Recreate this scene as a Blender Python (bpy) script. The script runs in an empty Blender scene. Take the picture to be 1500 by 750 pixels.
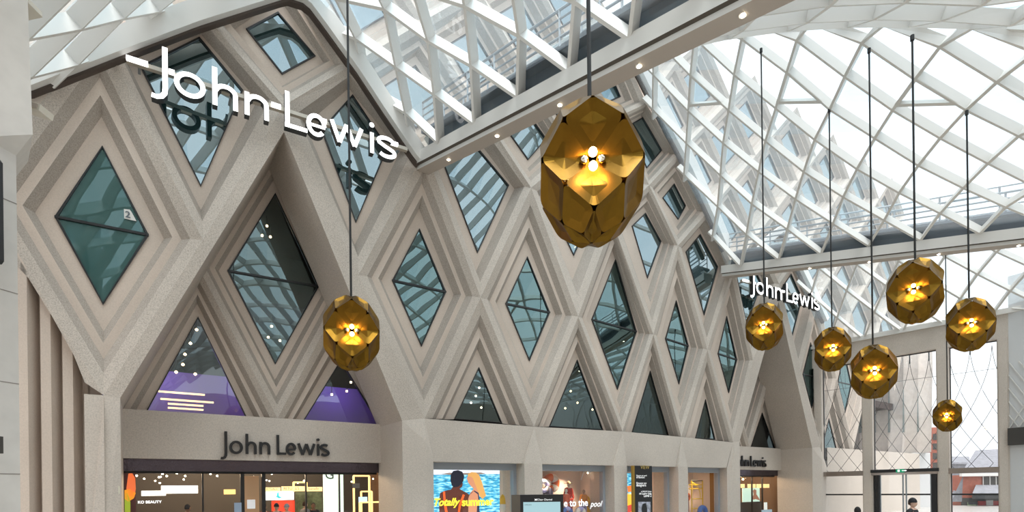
import bpy, bmesh, math, random
from mathutils import Vector, Matrix
random.seed(4)
SC = bpy.context.scene
COL = SC.collection
# ---------------------------------------------------------------- camera
F_PX, ROLL, CY, EYE = 791.1, -0.0126, 717.7, 2.15
cd = bpy.data.cameras.new('camera'); cam = bpy.data.objects.new('camera', cd); COL.objects.link(cam)
cd.sensor_width = 36.0; cd.lens = F_PX / 1500 * 36.0; cd.shift_y = (CY - 375) / 1500
cd.clip_start = 0.05; cd.clip_end = 500
_cr, _sr = math.cos(ROLL), math.sin(ROLL)
cam.matrix_world = Matrix(((_cr, -_sr, 0, 0), (0, 0, -1, 0), (_sr, _cr, 0, EYE), (0, 0, 0, 1)))
SC.camera = cam
# ---------------------------------------------------------------- light
w = bpy.data.worlds.new('overcast_sky'); SC.world = w; w.use_nodes = True
bg = w.node_tree.nodes['Background']
_tc = w.node_tree.nodes.new('ShaderNodeTexCoord'); _nz = w.node_tree.nodes.new('ShaderNodeTexNoise')
_nz.inputs['Scale'].default_value = 2.2; _nz.inputs['Detail'].default_value = 4
_rp = w.node_tree.nodes.new('ShaderNodeValToRGB')
_rp.color_ramp.elements[0].position = .3; _rp.color_ramp.elements[0].color = (.80, .88, .98, 1)
_rp.color_ramp.elements[1].position = .6; _rp.color_ramp.elements[1].color = (.97, .99, 1, 1)
w.node_tree.links.new(_tc.outputs['Generated'], _nz.inputs['Vector'])
w.node_tree.links.new(_nz.outputs['Fac'], _rp.inputs['Fac'])
w.node_tree.links.new(_rp.outputs['Color'], bg.inputs['Color'])
bg.inputs['Strength'].default_value = 1.2
SC.view_settings.view_transform = 'Standard'; SC.view_settings.look = 'None'
SC.view_settings.gamma = 1; SC.view_settings.use_curve_mapping = False
SC.view_settings.exposure = 0.42
SC.cycles.transparent_max_bounces = 16
sd = bpy.data.lights.new('soft_daylight', 'SUN'); sd.energy = 3.9; sd.angle = math.radians(35); sd.color = (1, .98, .95)
sun = bpy.data.objects.new('soft_daylight', sd); COL.objects.link(sun)
sun.rotation_euler = Vector((-.12, .24, -.96)).to_track_quat('-Z', 'Y').to_euler()

# ---------------------------------------------------------------- materials
def _mat(name):
    m = bpy.data.materials.new(name); m.use_nodes = True
    return m, m.node_tree, m.node_tree.nodes['Principled BSDF']
def mat(name, col, rough=.6, metal=0.0, emit=None, es=0.0, noise=0.0, nscale=30, bump=0.0, spec=None):
    m, t, b = _mat(name)
    b.inputs['Base Color'].default_value = (*col, 1); b.inputs['Roughness'].default_value = rough
    b.inputs['Metallic'].default_value = metal
    if spec is not None: b.inputs['Specular IOR Level'].default_value = spec
    if emit: b.inputs['Emission Color'].default_value = (*emit, 1); b.inputs['Emission Strength'].default_value = es
    if noise or bump:
        tc = t.nodes.new('ShaderNodeTexCoord'); n = t.nodes.new('ShaderNodeTexNoise')
        n.inputs['Scale'].default_value = nscale; n.inputs['Detail'].default_value = 6; n.inputs['Roughness'].default_value = .7
        t.links.new(tc.outputs['Object'], n.inputs['Vector'])
        if noise:
            r = t.nodes.new('ShaderNodeValToRGB')
            r.color_ramp.elements[0].position = .3; r.color_ramp.elements[1].position = .7
            r.color_ramp.elements[0].color = (*[c * (1 - noise) for c in col], 1)
            r.color_ramp.elements[1].color = (*[min(1, c * (1 + noise)) for c in col], 1)
            t.links.new(n.outputs['Fac'], r.inputs['Fac']); t.links.new(r.outputs['Color'], b.inputs['Base Color'])
        if bump:
            bp = t.nodes.new('ShaderNodeBump'); bp.inputs['Strength'].default_value = bump; bp.inputs['Distance'].default_value = .02
            t.links.new(n.outputs['Fac'], bp.inputs['Height']); t.links.new(bp.outputs['Normal'], b.inputs['Normal'])
    return m
def concrete(name, col, speck, scale):
    """cast stone: broad tone drift plus aggregate specks"""
    m, t, b = _mat(name); b.inputs['Roughness'].default_value = .75
    tc = t.nodes.new('ShaderNodeTexCoord')
    n1 = t.nodes.new('ShaderNodeTexNoise'); n1.inputs['Scale'].default_value = .35; n1.inputs['Detail'].default_value = 5
    n2 = t.nodes.new('ShaderNodeTexNoise'); n2.inputs['Scale'].default_value = scale; n2.inputs['Detail'].default_value = 2
    for n in (n1, n2): t.links.new(tc.outputs['Object'], n.inputs['Vector'])
    r1 = t.nodes.new('ShaderNodeValToRGB'); r1.color_ramp.elements[0].position = .3; r1.color_ramp.elements[1].position = .7
    r1.color_ramp.elements[0].color = (*[c * .9 for c in col], 1); r1.color_ramp.elements[1].color = (*[c * 1.06 for c in col], 1)
    r2 = t.nodes.new('ShaderNodeValToRGB'); r2.color_ramp.elements[0].position = .3; r2.color_ramp.elements[1].position = .62
    r2.color_ramp.elements[0].color = (1 - speck, 1 - speck, 1 - speck, 1); r2.color_ramp.elements[1].color = (1, 1, 1, 1)
    mx = t.nodes.new('ShaderNodeMix'); mx.data_type = 'RGBA'; mx.blend_type = 'MULTIPLY'; mx.inputs[0].default_value = 1
    t.links.new(n1.outputs['Fac'], r1.inputs['Fac']); t.links.new(n2.outputs['Fac'], r2.inputs['Fac'])
    t.links.new(r1.outputs['Color'], mx.inputs[6]); t.links.new(r2.outputs['Color'], mx.inputs[7])
    t.links.new(mx.outputs[2], b.inputs['Base Color'])
    return m
def glassmat(name, tint, gloss, gcol=(1, 1, 1), wave=0.0, haze=0.0, wscale=.5, base=None):
    """pane: mirror-like coat over tinted see-through (or dark) body"""
    m = bpy.data.materials.new(name); m.use_nodes = True; t = m.node_tree; t.nodes.clear()
    out = t.nodes.new('ShaderNodeOutputMaterial')
    g = t.nodes.new('ShaderNodeBsdfGlossy'); g.inputs['Color'].default_value = (*gcol, 1); g.inputs['Roughness'].default_value = .015
    if base: tr = t.nodes.new('ShaderNodeBsdfDiffuse'); tr.inputs['Color'].default_value = (*base, 1)
    else: tr = t.nodes.new('ShaderNodeBsdfTransparent'); tr.inputs['Color'].default_value = (*tint, 1)
    mx = t.nodes.new('ShaderNodeMixShader'); mx.inputs[0].default_value = gloss
    t.links.new(tr.outputs[0], mx.inputs[1]); t.links.new(g.outputs[0], mx.inputs[2])
    last = mx
    if haze:
        d = t.nodes.new('ShaderNodeBsdfTranslucent'); d.inputs['Color'].default_value = (.86, .92, .97, 1)
        d2 = t.nodes.new('ShaderNodeBsdfDiffuse'); d2.inputs['Color'].default_value = (.86, .92, .97, 1)
        a = t.nodes.new('ShaderNodeMixShader'); a.inputs[0].default_value = .3
        t.links.new(d.outputs[0], a.inputs[1]); t.links.new(d2.outputs[0], a.inputs[2])
        m2 = t.nodes.new('ShaderNodeMixShader'); m2.inputs[0].default_value = haze
        t.links.new(mx.outputs[0], m2.inputs[1]); t.links.new(a.outputs[0], m2.inputs[2]); last = m2
    if wave:
        tc = t.nodes.new('ShaderNodeTexCoord'); n = t.nodes.new('ShaderNodeTexNoise'); n.inputs['Scale'].default_value = wscale; n.inputs['Detail'].default_value = 1
        bp = t.nodes.new('ShaderNodeBump'); bp.inputs['Strength'].default_value = 1; bp.inputs['Distance'].default_value = wave
        t.links.new(tc.outputs['Object'], n.inputs['Vector']); t.links.new(n.outputs['Fac'], bp.inputs['Height'])
        t.links.new(bp.outputs['Normal'], g.inputs['Normal'])
    t.links.new(last.outputs[0], out.inputs['Surface'])
    return m
def emis(name, col, s):
    return mat(name, tuple(c * .5 for c in col), .5, emit=col, es=s)

M = {}
M['stone'] = concrete('cast stone smooth', (.60, .50, .42), .10, 30)
M['speck'] = concrete('cast stone exposed aggregate', (.565, .49, .42), .34, 34)
M['pier'] = concrete('cast stone pier', (.60, .525, .455), .2, 30)
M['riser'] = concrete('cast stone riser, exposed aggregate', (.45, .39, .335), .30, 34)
M['white'] = mat('white painted steel', (.70, .68, .645), .45)
M['black'] = mat('black steel', (.012, .012, .013), .35)
M['dark'] = mat('dark interior finish', (.05, .045, .04), .7)
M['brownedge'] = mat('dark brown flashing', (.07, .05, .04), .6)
M['roofglass'] = glassmat('roof glazing', (.83, .90, .93), .07, haze=.12)
M['upglass'] = glassmat('blue green coated glazing', None, .46, (.66, .80, .85), wave=.010, base=(.012, .035, .035))
M['midglass'] = glassmat('teal coated glazing', (.20, .30, .30), .28, (.55, .80, .80), wave=.014)
M['lowglass'] = glassmat('dark teal glazing', (.55, .60, .60), .22, (.6, .78, .78), wave=.015)
M['shopglass'] = glassmat('shop window glazing', (.95, .96, .96), .05)
M['endglass'] = glassmat('entrance glazing', (.94, .96, .97), .05, haze=.04)
M['brass'] = mat('brushed brass sheet', (.165, .085, .011), .34, 1.0, noise=.12, nscale=5)
M['cord'] = mat('black flex', (.01, .01, .01), .6)
M['lit'] = emis('lit white lettering', (1, 1, 1), 1.6)
M['signreturn'] = mat('dark sign return', (.02, .022, .024), .4)
M['bulb'] = emis('glowing bulb', (1, .62, .24), 11)
M['chrome'] = mat('mirror bulb cap', (.8, .72, .6), .08, 1)
M['spot'] = emis('downlight lens', (1, .86, .62), 14)
M['rail'] = mat('grey steel', (.30, .33, .35), .4, .6)
M['greysteel'] = mat('dark grey steel panel', (.10, .12, .14), .5)

# ---------------------------------------------------------------- geometry helpers
ANG = .6018; UU = 2.75; W = 1.8277 * UU
FO = Vector((-1.1579 * UU, 7.5852 * UU)); FE = Vector((math.cos(ANG), math.sin(ANG))); FN = Vector((-math.sin(ANG), math.cos(ANG)))
def F(s, z, d=0.0):
    p = FO + FE * s + FN * d
    return Vector((p.x, p.y, z))
def ray(u, v):
    x = (u - 750) / F_PX; z = (CY - v) / F_PX
    return _cr * x - _sr * z, _sr * x + _cr * z
def at(u, v, y):
    a, b = ray(u, v); return Vector((a * y, y, EYE + b * y))
def vplane(P, N, u, v):
    """point of the vertical plane through P with normal N that is seen at u, v"""
    a, b = ray(u, v); y = (P.x * N.x + P.y * N.y) / (a * N.x + N.y)
    return Vector((a * y, y, EYE + b * y))
def fs(u, v, d=0.0):
    p = vplane(FO + FN * d, FN, u, v); q = Vector((p.x, p.y)) - FO
    return q.dot(FE), p.z
def fc(p):
    q = Vector((p.x, p.y)) - FO
    return q.dot(FE), q.dot(FN)

class MB:
    def __init__(s): s.v = []; s.f = []; s.m = []
    def poly(s, pts, m=0):
        i = len(s.v); s.v += [tuple(p) for p in pts]; s.f.append(tuple(range(i, i + len(pts)))); s.m.append(m)
    def hexa(s, a, b, m=0):
        """prism between two rings of equal length"""
        n = len(a); s.poly(a[::-1], m); s.poly(b, m)
        for i in range(n): s.poly([a[i], a[(i + 1) % n], b[(i + 1) % n], b[i]], m)
    def box(s, c, h, m=0, R=None):
        c = Vector(c); R = R or Matrix.Identity(3)
        P = lambda x, y, z: c + R @ Vector((x * h[0], y * h[1], z * h[2]))
        s.hexa([P(-1, -1, -1), P(1, -1, -1), P(1, 1, -1), P(-1, 1, -1)], [P(-1, -1, 1), P(1, -1, 1), P(1, 1, 1), P(-1, 1, 1)], m)
    def fbox(s, s0, s1, z0, z1, d0, d1, m=0):
        s.hexa([F(s0, z0, d0), F(s1, z0, d0), F(s1, z0, d1), F(s0, z0, d1)], [F(s0, z1, d0), F(s1, z1, d0), F(s1, z1, d1), F(s0, z1, d1)], m)
    def bar(s, a, b, w, h, up=None, m=0):
        a = Vector(a); b = Vector(b); d = (b - a).normalized(); up = Vector(up) if up else (Vector((0, 0, 1)) if abs(d.z) < .95 else Vector((0, 1, 0)))
        x = d.cross(up).normalized(); y = x.cross(d).normalized()
        r = lambda p: [p - x * w / 2 - y * h / 2, p + x * w / 2 - y * h / 2, p + x * w / 2 + y * h / 2, p - x * w / 2 + y * h / 2]
        s.hexa(r(a), r(b), m)
    def tube(s, pts, r, n=8, m=0, r2=None):
        pts = [Vector(p) for p in pts]; rings = []
        for i, p in enumerate(pts):
            d = (pts[min(i + 1, len(pts) - 1)] - pts[max(i - 1, 0)]).normalized()
            up = Vector((0, 0, 1)) if abs(d.z) < .95 else Vector((0, 1, 0))
            x = d.cross(up).normalized(); y = x.cross(d)
            rr = r if r2 is None else r + (r2 - r) * i / (len(pts) - 1)
            rings.append([p + (x * math.cos(k * 2 * math.pi / n) + y * math.sin(k * 2 * math.pi / n)) * rr for k in range(n)])
        for a, b in zip(rings, rings[1:]):
            for k in range(n): s.poly([a[k], a[(k + 1) % n], b[(k + 1) % n], b[k]], m)
        s.poly(rings[0][::-1], m); s.poly(rings[-1], m)
    def ball(s, c, r, m=0, seg=12, sc=(1, 1, 1)):
        c = Vector(c); n2 = seg // 2
        P = lambda i, j: c + Vector((math.sin(math.pi * i / n2) * math.cos(2 * math.pi * j / seg) * sc[0], math.sin(math.pi * i / n2) * math.sin(2 * math.pi * j / seg) * sc[1], math.cos(math.pi * i / n2) * sc[2])) * r
        for i in range(n2):
            for j in range(seg):
                if i == 0: s.poly([P(0, 0), P(1, j), P(1, j + 1)], m)
                elif i == n2 - 1: s.poly([P(i, j), P(n2, 0), P(i, j + 1)], m)
                else: s.poly([P(i, j), P(i + 1, j), P(i + 1, j + 1), P(i, j + 1)], m)
    def build(s, name, mats, parent=None, smooth=False, weld=True):
        me = bpy.data.meshes.new(name); 
        if parent is not None:
            off = parent.location; s.v = [(x - off.x, y - off.y, z - off.z) for x, y, z in s.v]
        me.from_pydata(s.v, [], s.f)
        for m_ in (mats if isinstance(mats, (list, tuple)) else [mats]): me.materials.append(M[m_] if isinstance(m_, str) else m_)
        me.polygons.foreach_set('material_index', s.m)
        if weld:
            bm = bmesh.new(); bm.from_mesh(me); bmesh.ops.remove_doubles(bm, verts=bm.verts, dist=1e-4)
            bmesh.ops.recalc_face_normals(bm, faces=bm.faces); bm.to_mesh(me); bm.free()
        if smooth: me.polygons.foreach_set('use_smooth', [True] * len(me.polygons))
        me.update(); o = bpy.data.objects.new(name, me); COL.objects.link(o)
        if parent is not None: o.parent = parent
        return o
def empty(name, loc):
    o = bpy.data.objects.new(name, None); COL.objects.link(o); o.location = loc; o.empty_display_size = .2; return o
def tag(o, label=None, cat=None, group=None, kind=None):
    if label: o['label'] = label
    if cat: o['category'] = cat
    if group: o['group'] = group
    if kind: o['kind'] = kind
    return o
# ================================================================ STRUCTURE: patterned store facade
RZ = {0: EYE + UU, 2: EYE + 2.8436 * UU, 4: EYE + 4.7847 * UU}
for _r in range(5, 14): RZ[_r] = RZ[4] + (_r - 4) * 2.5
NODEPX = {(0, 0): (622, 613), (2, 0): (782, 625), (4, 0): (912, 632), (6, 0): (998, 640), (8, 0): (1074, 648), (-4, 0): (152, 579),
          (-1, 2): (525, 403), (1, 2): (704, 436), (3, 2): (847, 464), (5, 2): (957, 490), (7, 2): (1036, 512), (9, 2): (1103, 528), (-3, 2): (297, 352),
          (2, 4): (778, 275), (6, 4): (993, 360), (5, 5): (951, 271), (-2, 4): (415, 155), (-3, 5): (303, 25), (-1, 5): (510, 98), (4, 6): (903, 172), (5, 7): (946, 152)}
NODE = {}
def node(c2, r):
    if (c2, r) not in NODE:
        NODE[(c2, r)] = fs(*NODEPX[(c2, r)]) if (c2, r) in NODEPX else (W * c2 / 2, RZ[r])
    return NODE[(c2, r)]
DG = .58
# glass corners (top, right, bottom, left) where the photograph shows them
GPX = {('m', 0): ((614, 335), (653, 428), (617, 508), (574, 411)), ('m', 2): ((772, 376), (805, 458), (775, 529), (740, 445)),
       ('m', 4): ((901, 380), (932, 486), (904, 571), (866, 468)), ('m', 6): ((990, 440), (1008, 507), (994, 563), (974, 496)),
       ('m', 8): ((1064, 463), (1079, 527), (1067, 576), (1051, 518)), ('m', -4): ((150, 214), (218, 345), (151, 447), (80, 318)),
       ('k', -3): ((292, 55), (356, 133), (294, 274), (205, 98)), ('k', -1): ((516, 139), (568, 217), (521, 327), (470, 190)),
       ('k', 1): ((692, 208), (745, 272), (699, 371), (647, 235)), ('k', 5): ((945, 312), (968, 354), (948, 408), (925, 331)),
       ('k', 7): ((1025, 343), (1051, 391), (1031, 462), (1004, 369)), ('k', 3): ((834, 268), (866, 318), (840, 375), (800, 292)),
       ('q5', -2): ((407, 18), (462, 83), (413, 110), (360, 43)), ('q5', 2): ((775, 169), (800, 204), (773, 235), (740, 189)),
       ('q5', 6): ((987, 269), (1004, 302), (993, 322), (970, 290)), ('q6', 5): ((941, 172), (969, 221), (947, 247), (920, 184)),
       ('t', 1): ((701, 538), (735, 620), (665, 614)), ('t', 3): ((845, 527), (883, 630), (804, 625)),
       ('t', 5): ((952, 543), (979, 638), (925, 634)), ('t', 7): ((1033, 585), (1047, 644), (1018, 642))}
PORTALS = [-2, 10]            # twice the column number of each recessed entrance
def cell_nodes(kind, c2):
    if kind == 'm': return [node(c2, 4), node(c2 + 1, 2), node(c2, 0), node(c2 - 1, 2)]
    if kind == 't': return [node(c2, 2), node(c2 + 1, 0), node(c2 - 1, 0)]
    if kind == 'k': return [node(c2, 5), node(c2 + 1, 4), node(c2, 2), node(c2 - 1, 4)]
    r = int(kind[1:]); return [node(c2, r + 1), node(c2 + 1, r), node(c2, r - 1), node(c2 - 1, r)]
def glass_of(kind, c2, outer):
    g = GPX.get((kind, c2))
    if g: return [fs(u, v, DG) for u, v in g]
    if kind == 't':
        T, R, L = outer; b = (L[0] + R[0]) / 2; k = .44; hw = (R[0] - L[0]) / 2
        return [(T[0], L[1] + (T[1] - L[1]) * k), (b + hw * k, R[1]), (b - hw * k, L[1])]
    k = {'m': .45, 'k': .56}.get(kind, .5)
    cx = (outer[1][0] + outer[3][0]) / 2; cz = (outer[1][1] + outer[3][1]) / 2
    return [(cx + (p[0] - cx) * k, cz + (p[1] - cz) * k) for p in outer]
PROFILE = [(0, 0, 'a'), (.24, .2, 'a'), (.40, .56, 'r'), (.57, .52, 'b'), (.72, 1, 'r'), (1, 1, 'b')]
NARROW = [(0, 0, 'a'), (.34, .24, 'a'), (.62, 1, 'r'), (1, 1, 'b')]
def frame_rings(mb, outer, inner, d0=0.0, open_base=False, depth=DG, profile=None):
    """stepped picture-frame mouldings from the lattice lines down to the pane"""
    n = len(outer)
    profile = profile or PROFILE
    for (t0, e0, _), (t1, e1, mm) in zip(profile, profile[1:]):
        for i in range(n):
            if open_base and i == 1: continue
            j = (i + 1) % n
            P = lambda q, t, e: F(outer[q][0] + (inner[q][0] - outer[q][0]) * t, outer[q][1] + (inner[q][1] - outer[q][1]) * t, d0 + e * depth)
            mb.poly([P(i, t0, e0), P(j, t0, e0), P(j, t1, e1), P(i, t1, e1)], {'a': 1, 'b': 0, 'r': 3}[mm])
WN = [0]
def window(inner, gm, d0=0.0, mull=True, depth=DG, two=False):
    WN[0] += 1
    d = d0 + depth; c = F(sum(p[0] for p in inner) / len(inner), min(p[1] for p in inner), d)
    o = tag(empty('window_%d' % WN[0], c), kind='structure')
    g = MB(); g.poly([F(p[0], p[1], d) for p in inner]); g.build('pane', gm, o, weld=False)
    f = MB(); n = len(inner); cx = sum(p[0] for p in inner) / n; cz = sum(p[1] for p in inner) / n
    inn = []
    for p in inner: 
        L = math.hypot(p[0] - cx, p[1] - cz); k = 1 - min(.065 / L, .3); inn.append((cx + (p[0] - cx) * k, cz + (p[1] - cz) * k))
    for i in range(n):
        j = (i + 1) % n
        a, b, b2, a2 = inner[i], inner[j], inn[j], inn[i]
        f.hexa([F(*a, d - .05), F(*b, d - .05), F(*b2, d - .05), F(*a2, d - .05)], [F(*a, d + .06), F(*b, d + .06), F(*b2, d + .06), F(*a2, d + .06)])
    f.build('frame', 'black', o)
    if n == 4 and mull:
        m = MB(); m.bar(F(*inner[3], d - .02), F(*inner[1], d - .02), .08, .07); m.build('mullion', 'black', o)
    return o
wall = MB()
C2MAX = 19
def add_cell(kind, c2):
    outer = cell_nodes(kind, c2)
    if kind == 't': outer = [outer[0], outer[1], outer[2]]
    inner = glass_of(kind, c2, outer)
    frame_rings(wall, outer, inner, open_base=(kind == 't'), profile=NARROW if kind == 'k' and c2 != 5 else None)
    z = sum(p[1] for p in inner) / len(inner)
    gm = 'lowglass' if kind == 't' else ('midglass' if kind == 'm' else 'upglass')
    if kind == 'm' and c2 == -4: gm = 'matteglass'
    window(inner, gm, mull=(kind == 'm'))
M['matteglass'] = glassmat('green backed glazing', None, .13, (.6, .8, .8), wave=.02, base=(.03, .085, .08))
for c2 in range(-4, C2MAX + 1):
    if c2 % 2 == 0:
        if c2 not in PORTALS and c2 <= 14: add_cell('m', c2)
        for r in (5, 7):
            if c2 > -3 and c2 < 18: add_cell('q%d' % r, c2)
    else:
        if c2 > -4 and c2 not in (-3, -1, 9, 11) and c2 <= 13: add_cell('t', c2)
        if c2 < 18: add_cell('k', c2)
        if c2 > -3 and c2 < 18: add_cell('q6', c2)
for c2 in range(1, 18, 2): add_cell('q8', c2)
# wall left of the first big window: the half lozenge that the pillar hides, plain
L5 = node(-5, 2); wall.poly([F(*node(-5, 2)), F(*node(-4, 4)), F(L5[0] - 3, node(-4, 4)[1]), F(L5[0] - 3, L5[1])], 0)
wall.poly([F(*node(-4, 4)), F(*node(-4, 4)[:1], 24), F(L5[0] - 3, 24), F(L5[0] - 3, node(-4, 4)[1])], 0)
wall.poly([F(*node(-4, 4)), F(*node(-3, 5)), F(node(-3, 5)[0], 24), F(node(-4, 4)[0], 24)], 0)
# fluted wall foot at the left: a rib over vertical saw-tooth flutes
a2 = node(-4, 0)
def onrib(s): 
    t = (s - L5[0]) / (a2[0] - L5[0]); return L5[1] + (a2[1] - L5[1]) * t
low = [fs(u, v) for u, v in ((16, 380), (42, 408), (76, 463), (108, 520), (124, 560))]
ribbot = [(L5[0] - 3, onrib(L5[0]) + 1.2), (L5[0], onrib(L5[0]) - 2.3)] + low + [(a2[0], a2[1])]
for p, q in zip(ribbot, ribbot[1:]):
    up = lambda s: onrib(s) if s > L5[0] else onrib(L5[0])
    wall.poly([F(p[0], p[1]), F(q[0], q[1]), F(q[0], up(q[0])), F(p[0], up(p[0]))], 1)
    wall.poly([F(p[0], p[1]), F(q[0], q[1]), F(q[0], q[1] + .25, .75), F(p[0], p[1] + .25, .75)], 1)
SX = [fs(u, 650)[0] for u in (-6, 8, 24, 42, 58, 76, 92, 108, 121, 124)]
dd = [0.05, 0.05, 0.5, 0.12, 0.5, 0.2, 0.56, 0.28, .62, .62]
SX = [fs(-20, 650)[0]] + SX; dd = [.05] + dd
xs = [(SX[0], .05), (SX[2], .05), (SX[3], .42), (SX[3] + .02, .1), (SX[4], .1), (SX[5], .55), (SX[5] + .25, .55), (SX[6], .22), (SX[7], .64), (SX[7] + .22, .64), (SX[8], .34), (SX[9], .7), (SX[10], .7)]
FX = lambda u, d: fs(u, 650, d)[0]
xs = [(SX[0], .0), (FX(42, .0), .0), (FX(60, .5), .5), (FX(61, .14), .5), (FX(61, .14), .14), (FX(76, .14), .14), (FX(92, .6), .6),
      (FX(93, .24), .6), (FX(93, .24), .24), (FX(108, .24), .24), (FX(122, .7), .7), (FX(130, .7), .7)]
for (s0, d0), (s1, d1) in zip(xs, xs[1:]):
    if abs(s0 - s1) + abs(d0 - d1) > 1e-3: wall.poly([F(s0, 0, d0), F(s1, 0, d1), F(s1, onrib(s1) + .1, d1), F(s0, onrib(s0) + .1, d0)], 0)
wall.poly([F(xs[0][0], 0, .78), F(a2[0], 0, .78), F(a2[0], a2[1], .78), F(L5[0], onrib(L5[0]), .78), F(L5[0] - 3, onrib(L5[0]), .78), F(L5[0] - 3, 0, .78)], 0)
# street-level piers and lintels on the front plane
z0 = RZ[0]
def pier(pxl, pxr, apex, ptop):
    """pier that narrows to a point at the lattice node"""
    sl = fs(pxl, 690)[0]; sr = fs(pxr, 690)[0]; A = node(apex, 0); zt = ptop
    wall.hexa([F(sl, 0, -.12), F(sr, 0, -.12), F(sr, 0, 1.6), F(sl, 0, 1.6)], [F(sl, zt, -.12), F(sr, zt, -.12), F(sr, zt, 1.6), F(sl, zt, 1.6)], 2)
    a = F(A[0], A[1], 0)
    wall.poly([F(sl, zt, -.12), F(sr, zt, -.12), a], 2)
    wall.poly([F(sl, zt, -.12), a, F(sl - .02, zt, .02)], 2); wall.poly([F(sr, zt, -.12), a, F(sr + .02, zt, .02)], 2)
    return sl, sr
ZT = fs(700, 676.5)[1]; ZT = 3.40
ops = []
def zat(u, v): return fs(u, v)[1]
ZT = (zat(650, 675) + zat(850, 679) + zat(1030, 687)) / 3
piers = [pier(766, 792, 2, ZT), pier(897, 916, 4, ZT), pier(991, 1005, 6, ZT)]
p0r = fs(635, 690)[0]; p4l = fs(1065, 690)[0]
edges = [p0r, piers[0][0], piers[0][1], piers[1][0], piers[1][1], piers[2][0], piers[2][1], p4l]
bays = [(edges[i], edges[i + 1]) for i in (0, 2, 4, 6)]
for (s0, s1), (n0, n1) in zip(bays, ((0, 2), (2, 4), (4, 6), (6, 8))):
    A = node(n0, 0); B = node(n1, 0)
    wall.poly([F(s0, ZT, .03), F(s1, ZT, .03), F(*B), F(*A)], 2)
    wall.poly([F(s0, ZT, .03), F(s1, ZT, .03), F(s1, ZT, .9), F(s0, ZT, .9)], 2)
# ---- recessed entrances
PD = .8048 * UU
def portal(off):
    """off: shift in half columns from the first entrance"""
    sh = W * off / 2
    S = lambda p: (p[0] + sh, p[1])
    ap = S(fs(416, 193)); lb = S(fs(176, 583)); rb = S(fs(589, 616)); nt = S(node(-2, 4)); nl = S(node(-4, 0)); nr = S(node(0, 0))
    ml = S(node(-3, 2)); mr = S(node(-1, 2))
    if off: nl = node(off - 4, 0); ml = node(off - 3, 2); mr = node(off - 1, 2); nt = node(off - 2, 4); nr = node(off, 0)
    lerp = lambda a, b, t: (a[0] + (b[0] - a[0]) * t, a[1] + (b[1] - a[1]) * t)
    il, ir = lerp(ap, lb, .505), lerp(ap, rb, .49)
    for a, b, c, d in ((nt, ml, il, ap), (ml, nl, lb, il), (nt, mr, ir, ap), (mr, nr, rb, ir)):
        wall.poly([F(*a), F(*b), F(*c), F(*d)], 1)
    for a, b in ((ap, il), (il, lb), (ap, ir), (ir, rb)):
        wall.poly([F(*a), F(*b), F(*b, PD + .3), F(*a, PD + .3)], 1)
    # jamb piers either side down to the floor
    for i, (o_, n_) in enumerate(((lb, nl), (rb, nr))):
        s1 = n_[0] + (.0 if off and i == 0 else (-.5 if i == 0 else .0))
        edge = fs(124, 650)[0] + sh if i == 0 else (p0r + sh)
        TOPD = .0 if (i == 0 and not off) else 1.5
        if off and i == 0: edge = p4l
        if off and i == 1: edge = n_[0] + 1.0
        wall.poly([F(o_[0], 0, 0), F(n_[0], 0, -.12), F(n_[0], n_[1] - .9, -.12), F(*n_), F(*o_)], 2)
        wall.poly([F(n_[0], 0, -.12), F(edge, 0, -.0), F(edge, n_[1] - TOPD, 0.0), F(*n_), F(n_[0], n_[1] - .9, -.12)], 2)
        wall.poly([F(edge, 0, 0), F(edge, 0, .9), F(edge, n_[1], .9), F(edge, n_[1] - TOPD, 0)], 2)
        wall.poly([F(o_[0], 0, 0), F(*o_, 0), F(*o_, PD + .3), F(o_[0], 0, PD + .3)], 2)
    # back plane with its own mouldings
    bn = lambda c, r: (W * c / 2 + sh, RZ[r])
    b0 = bn(-4, 0), bn(-2, 0), bn(0, 0)
    zb = RZ[0] - .02
    g = [S(fs(u, v, PD + DG)) for u, v in ((403, 283), (467, 420), (403, 534), (333, 397))]
    outer = [bn(-2, 4), bn(-1, 2), bn(-2, 0), bn(-3, 2)]
    frame_rings(wall, outer, g, PD); window(g, 'lowglass', PD)
    for tri, c2 in ((((290, 464), (362, 606), (213, 598)), -3), (((499, 527), (558, 617), (443, 610)), -1)):
        g = [S(fs(u, v, PD + DG)) for u, v in tri]
        outer = [bn(c2, 2), bn(c2 + 1, 0), bn(c2 - 1, 0)]
        g[1] = (g[1][0], RZ[0]); g[2] = (g[2][0], RZ[0])
        frame_rings(wall, outer, g, PD, open_base=True); window(g, 'clearglass', PD)
    zt = fs(400, 675, PD)[1]
    wall.fbox(lb[0] - .5, rb[0] + .5, zt, RZ[0], PD, PD + 1.2, 2)
    return sh, lb[0], rb[0], zt
M['clearglass'] = glassmat('clear dark glazing', (.8, .82, .82), .14, (.7, .8, .8), wave=.015)
P1 = portal(0); P2 = portal(12)
# facade right of the second entrance down to the ground
e12 = node(12, 0)[0] + 1.0
wall.poly([F(e12, 0, 0), F(W * 9.5, 0, 0), F(W * 9.5, RZ[0], 0), F(e12, RZ[0], 0)], 2)
wl = wall.build('wall_left', ['stone', 'speck', 'pier', 'riser']); tag(wl, kind='structure')
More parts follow.
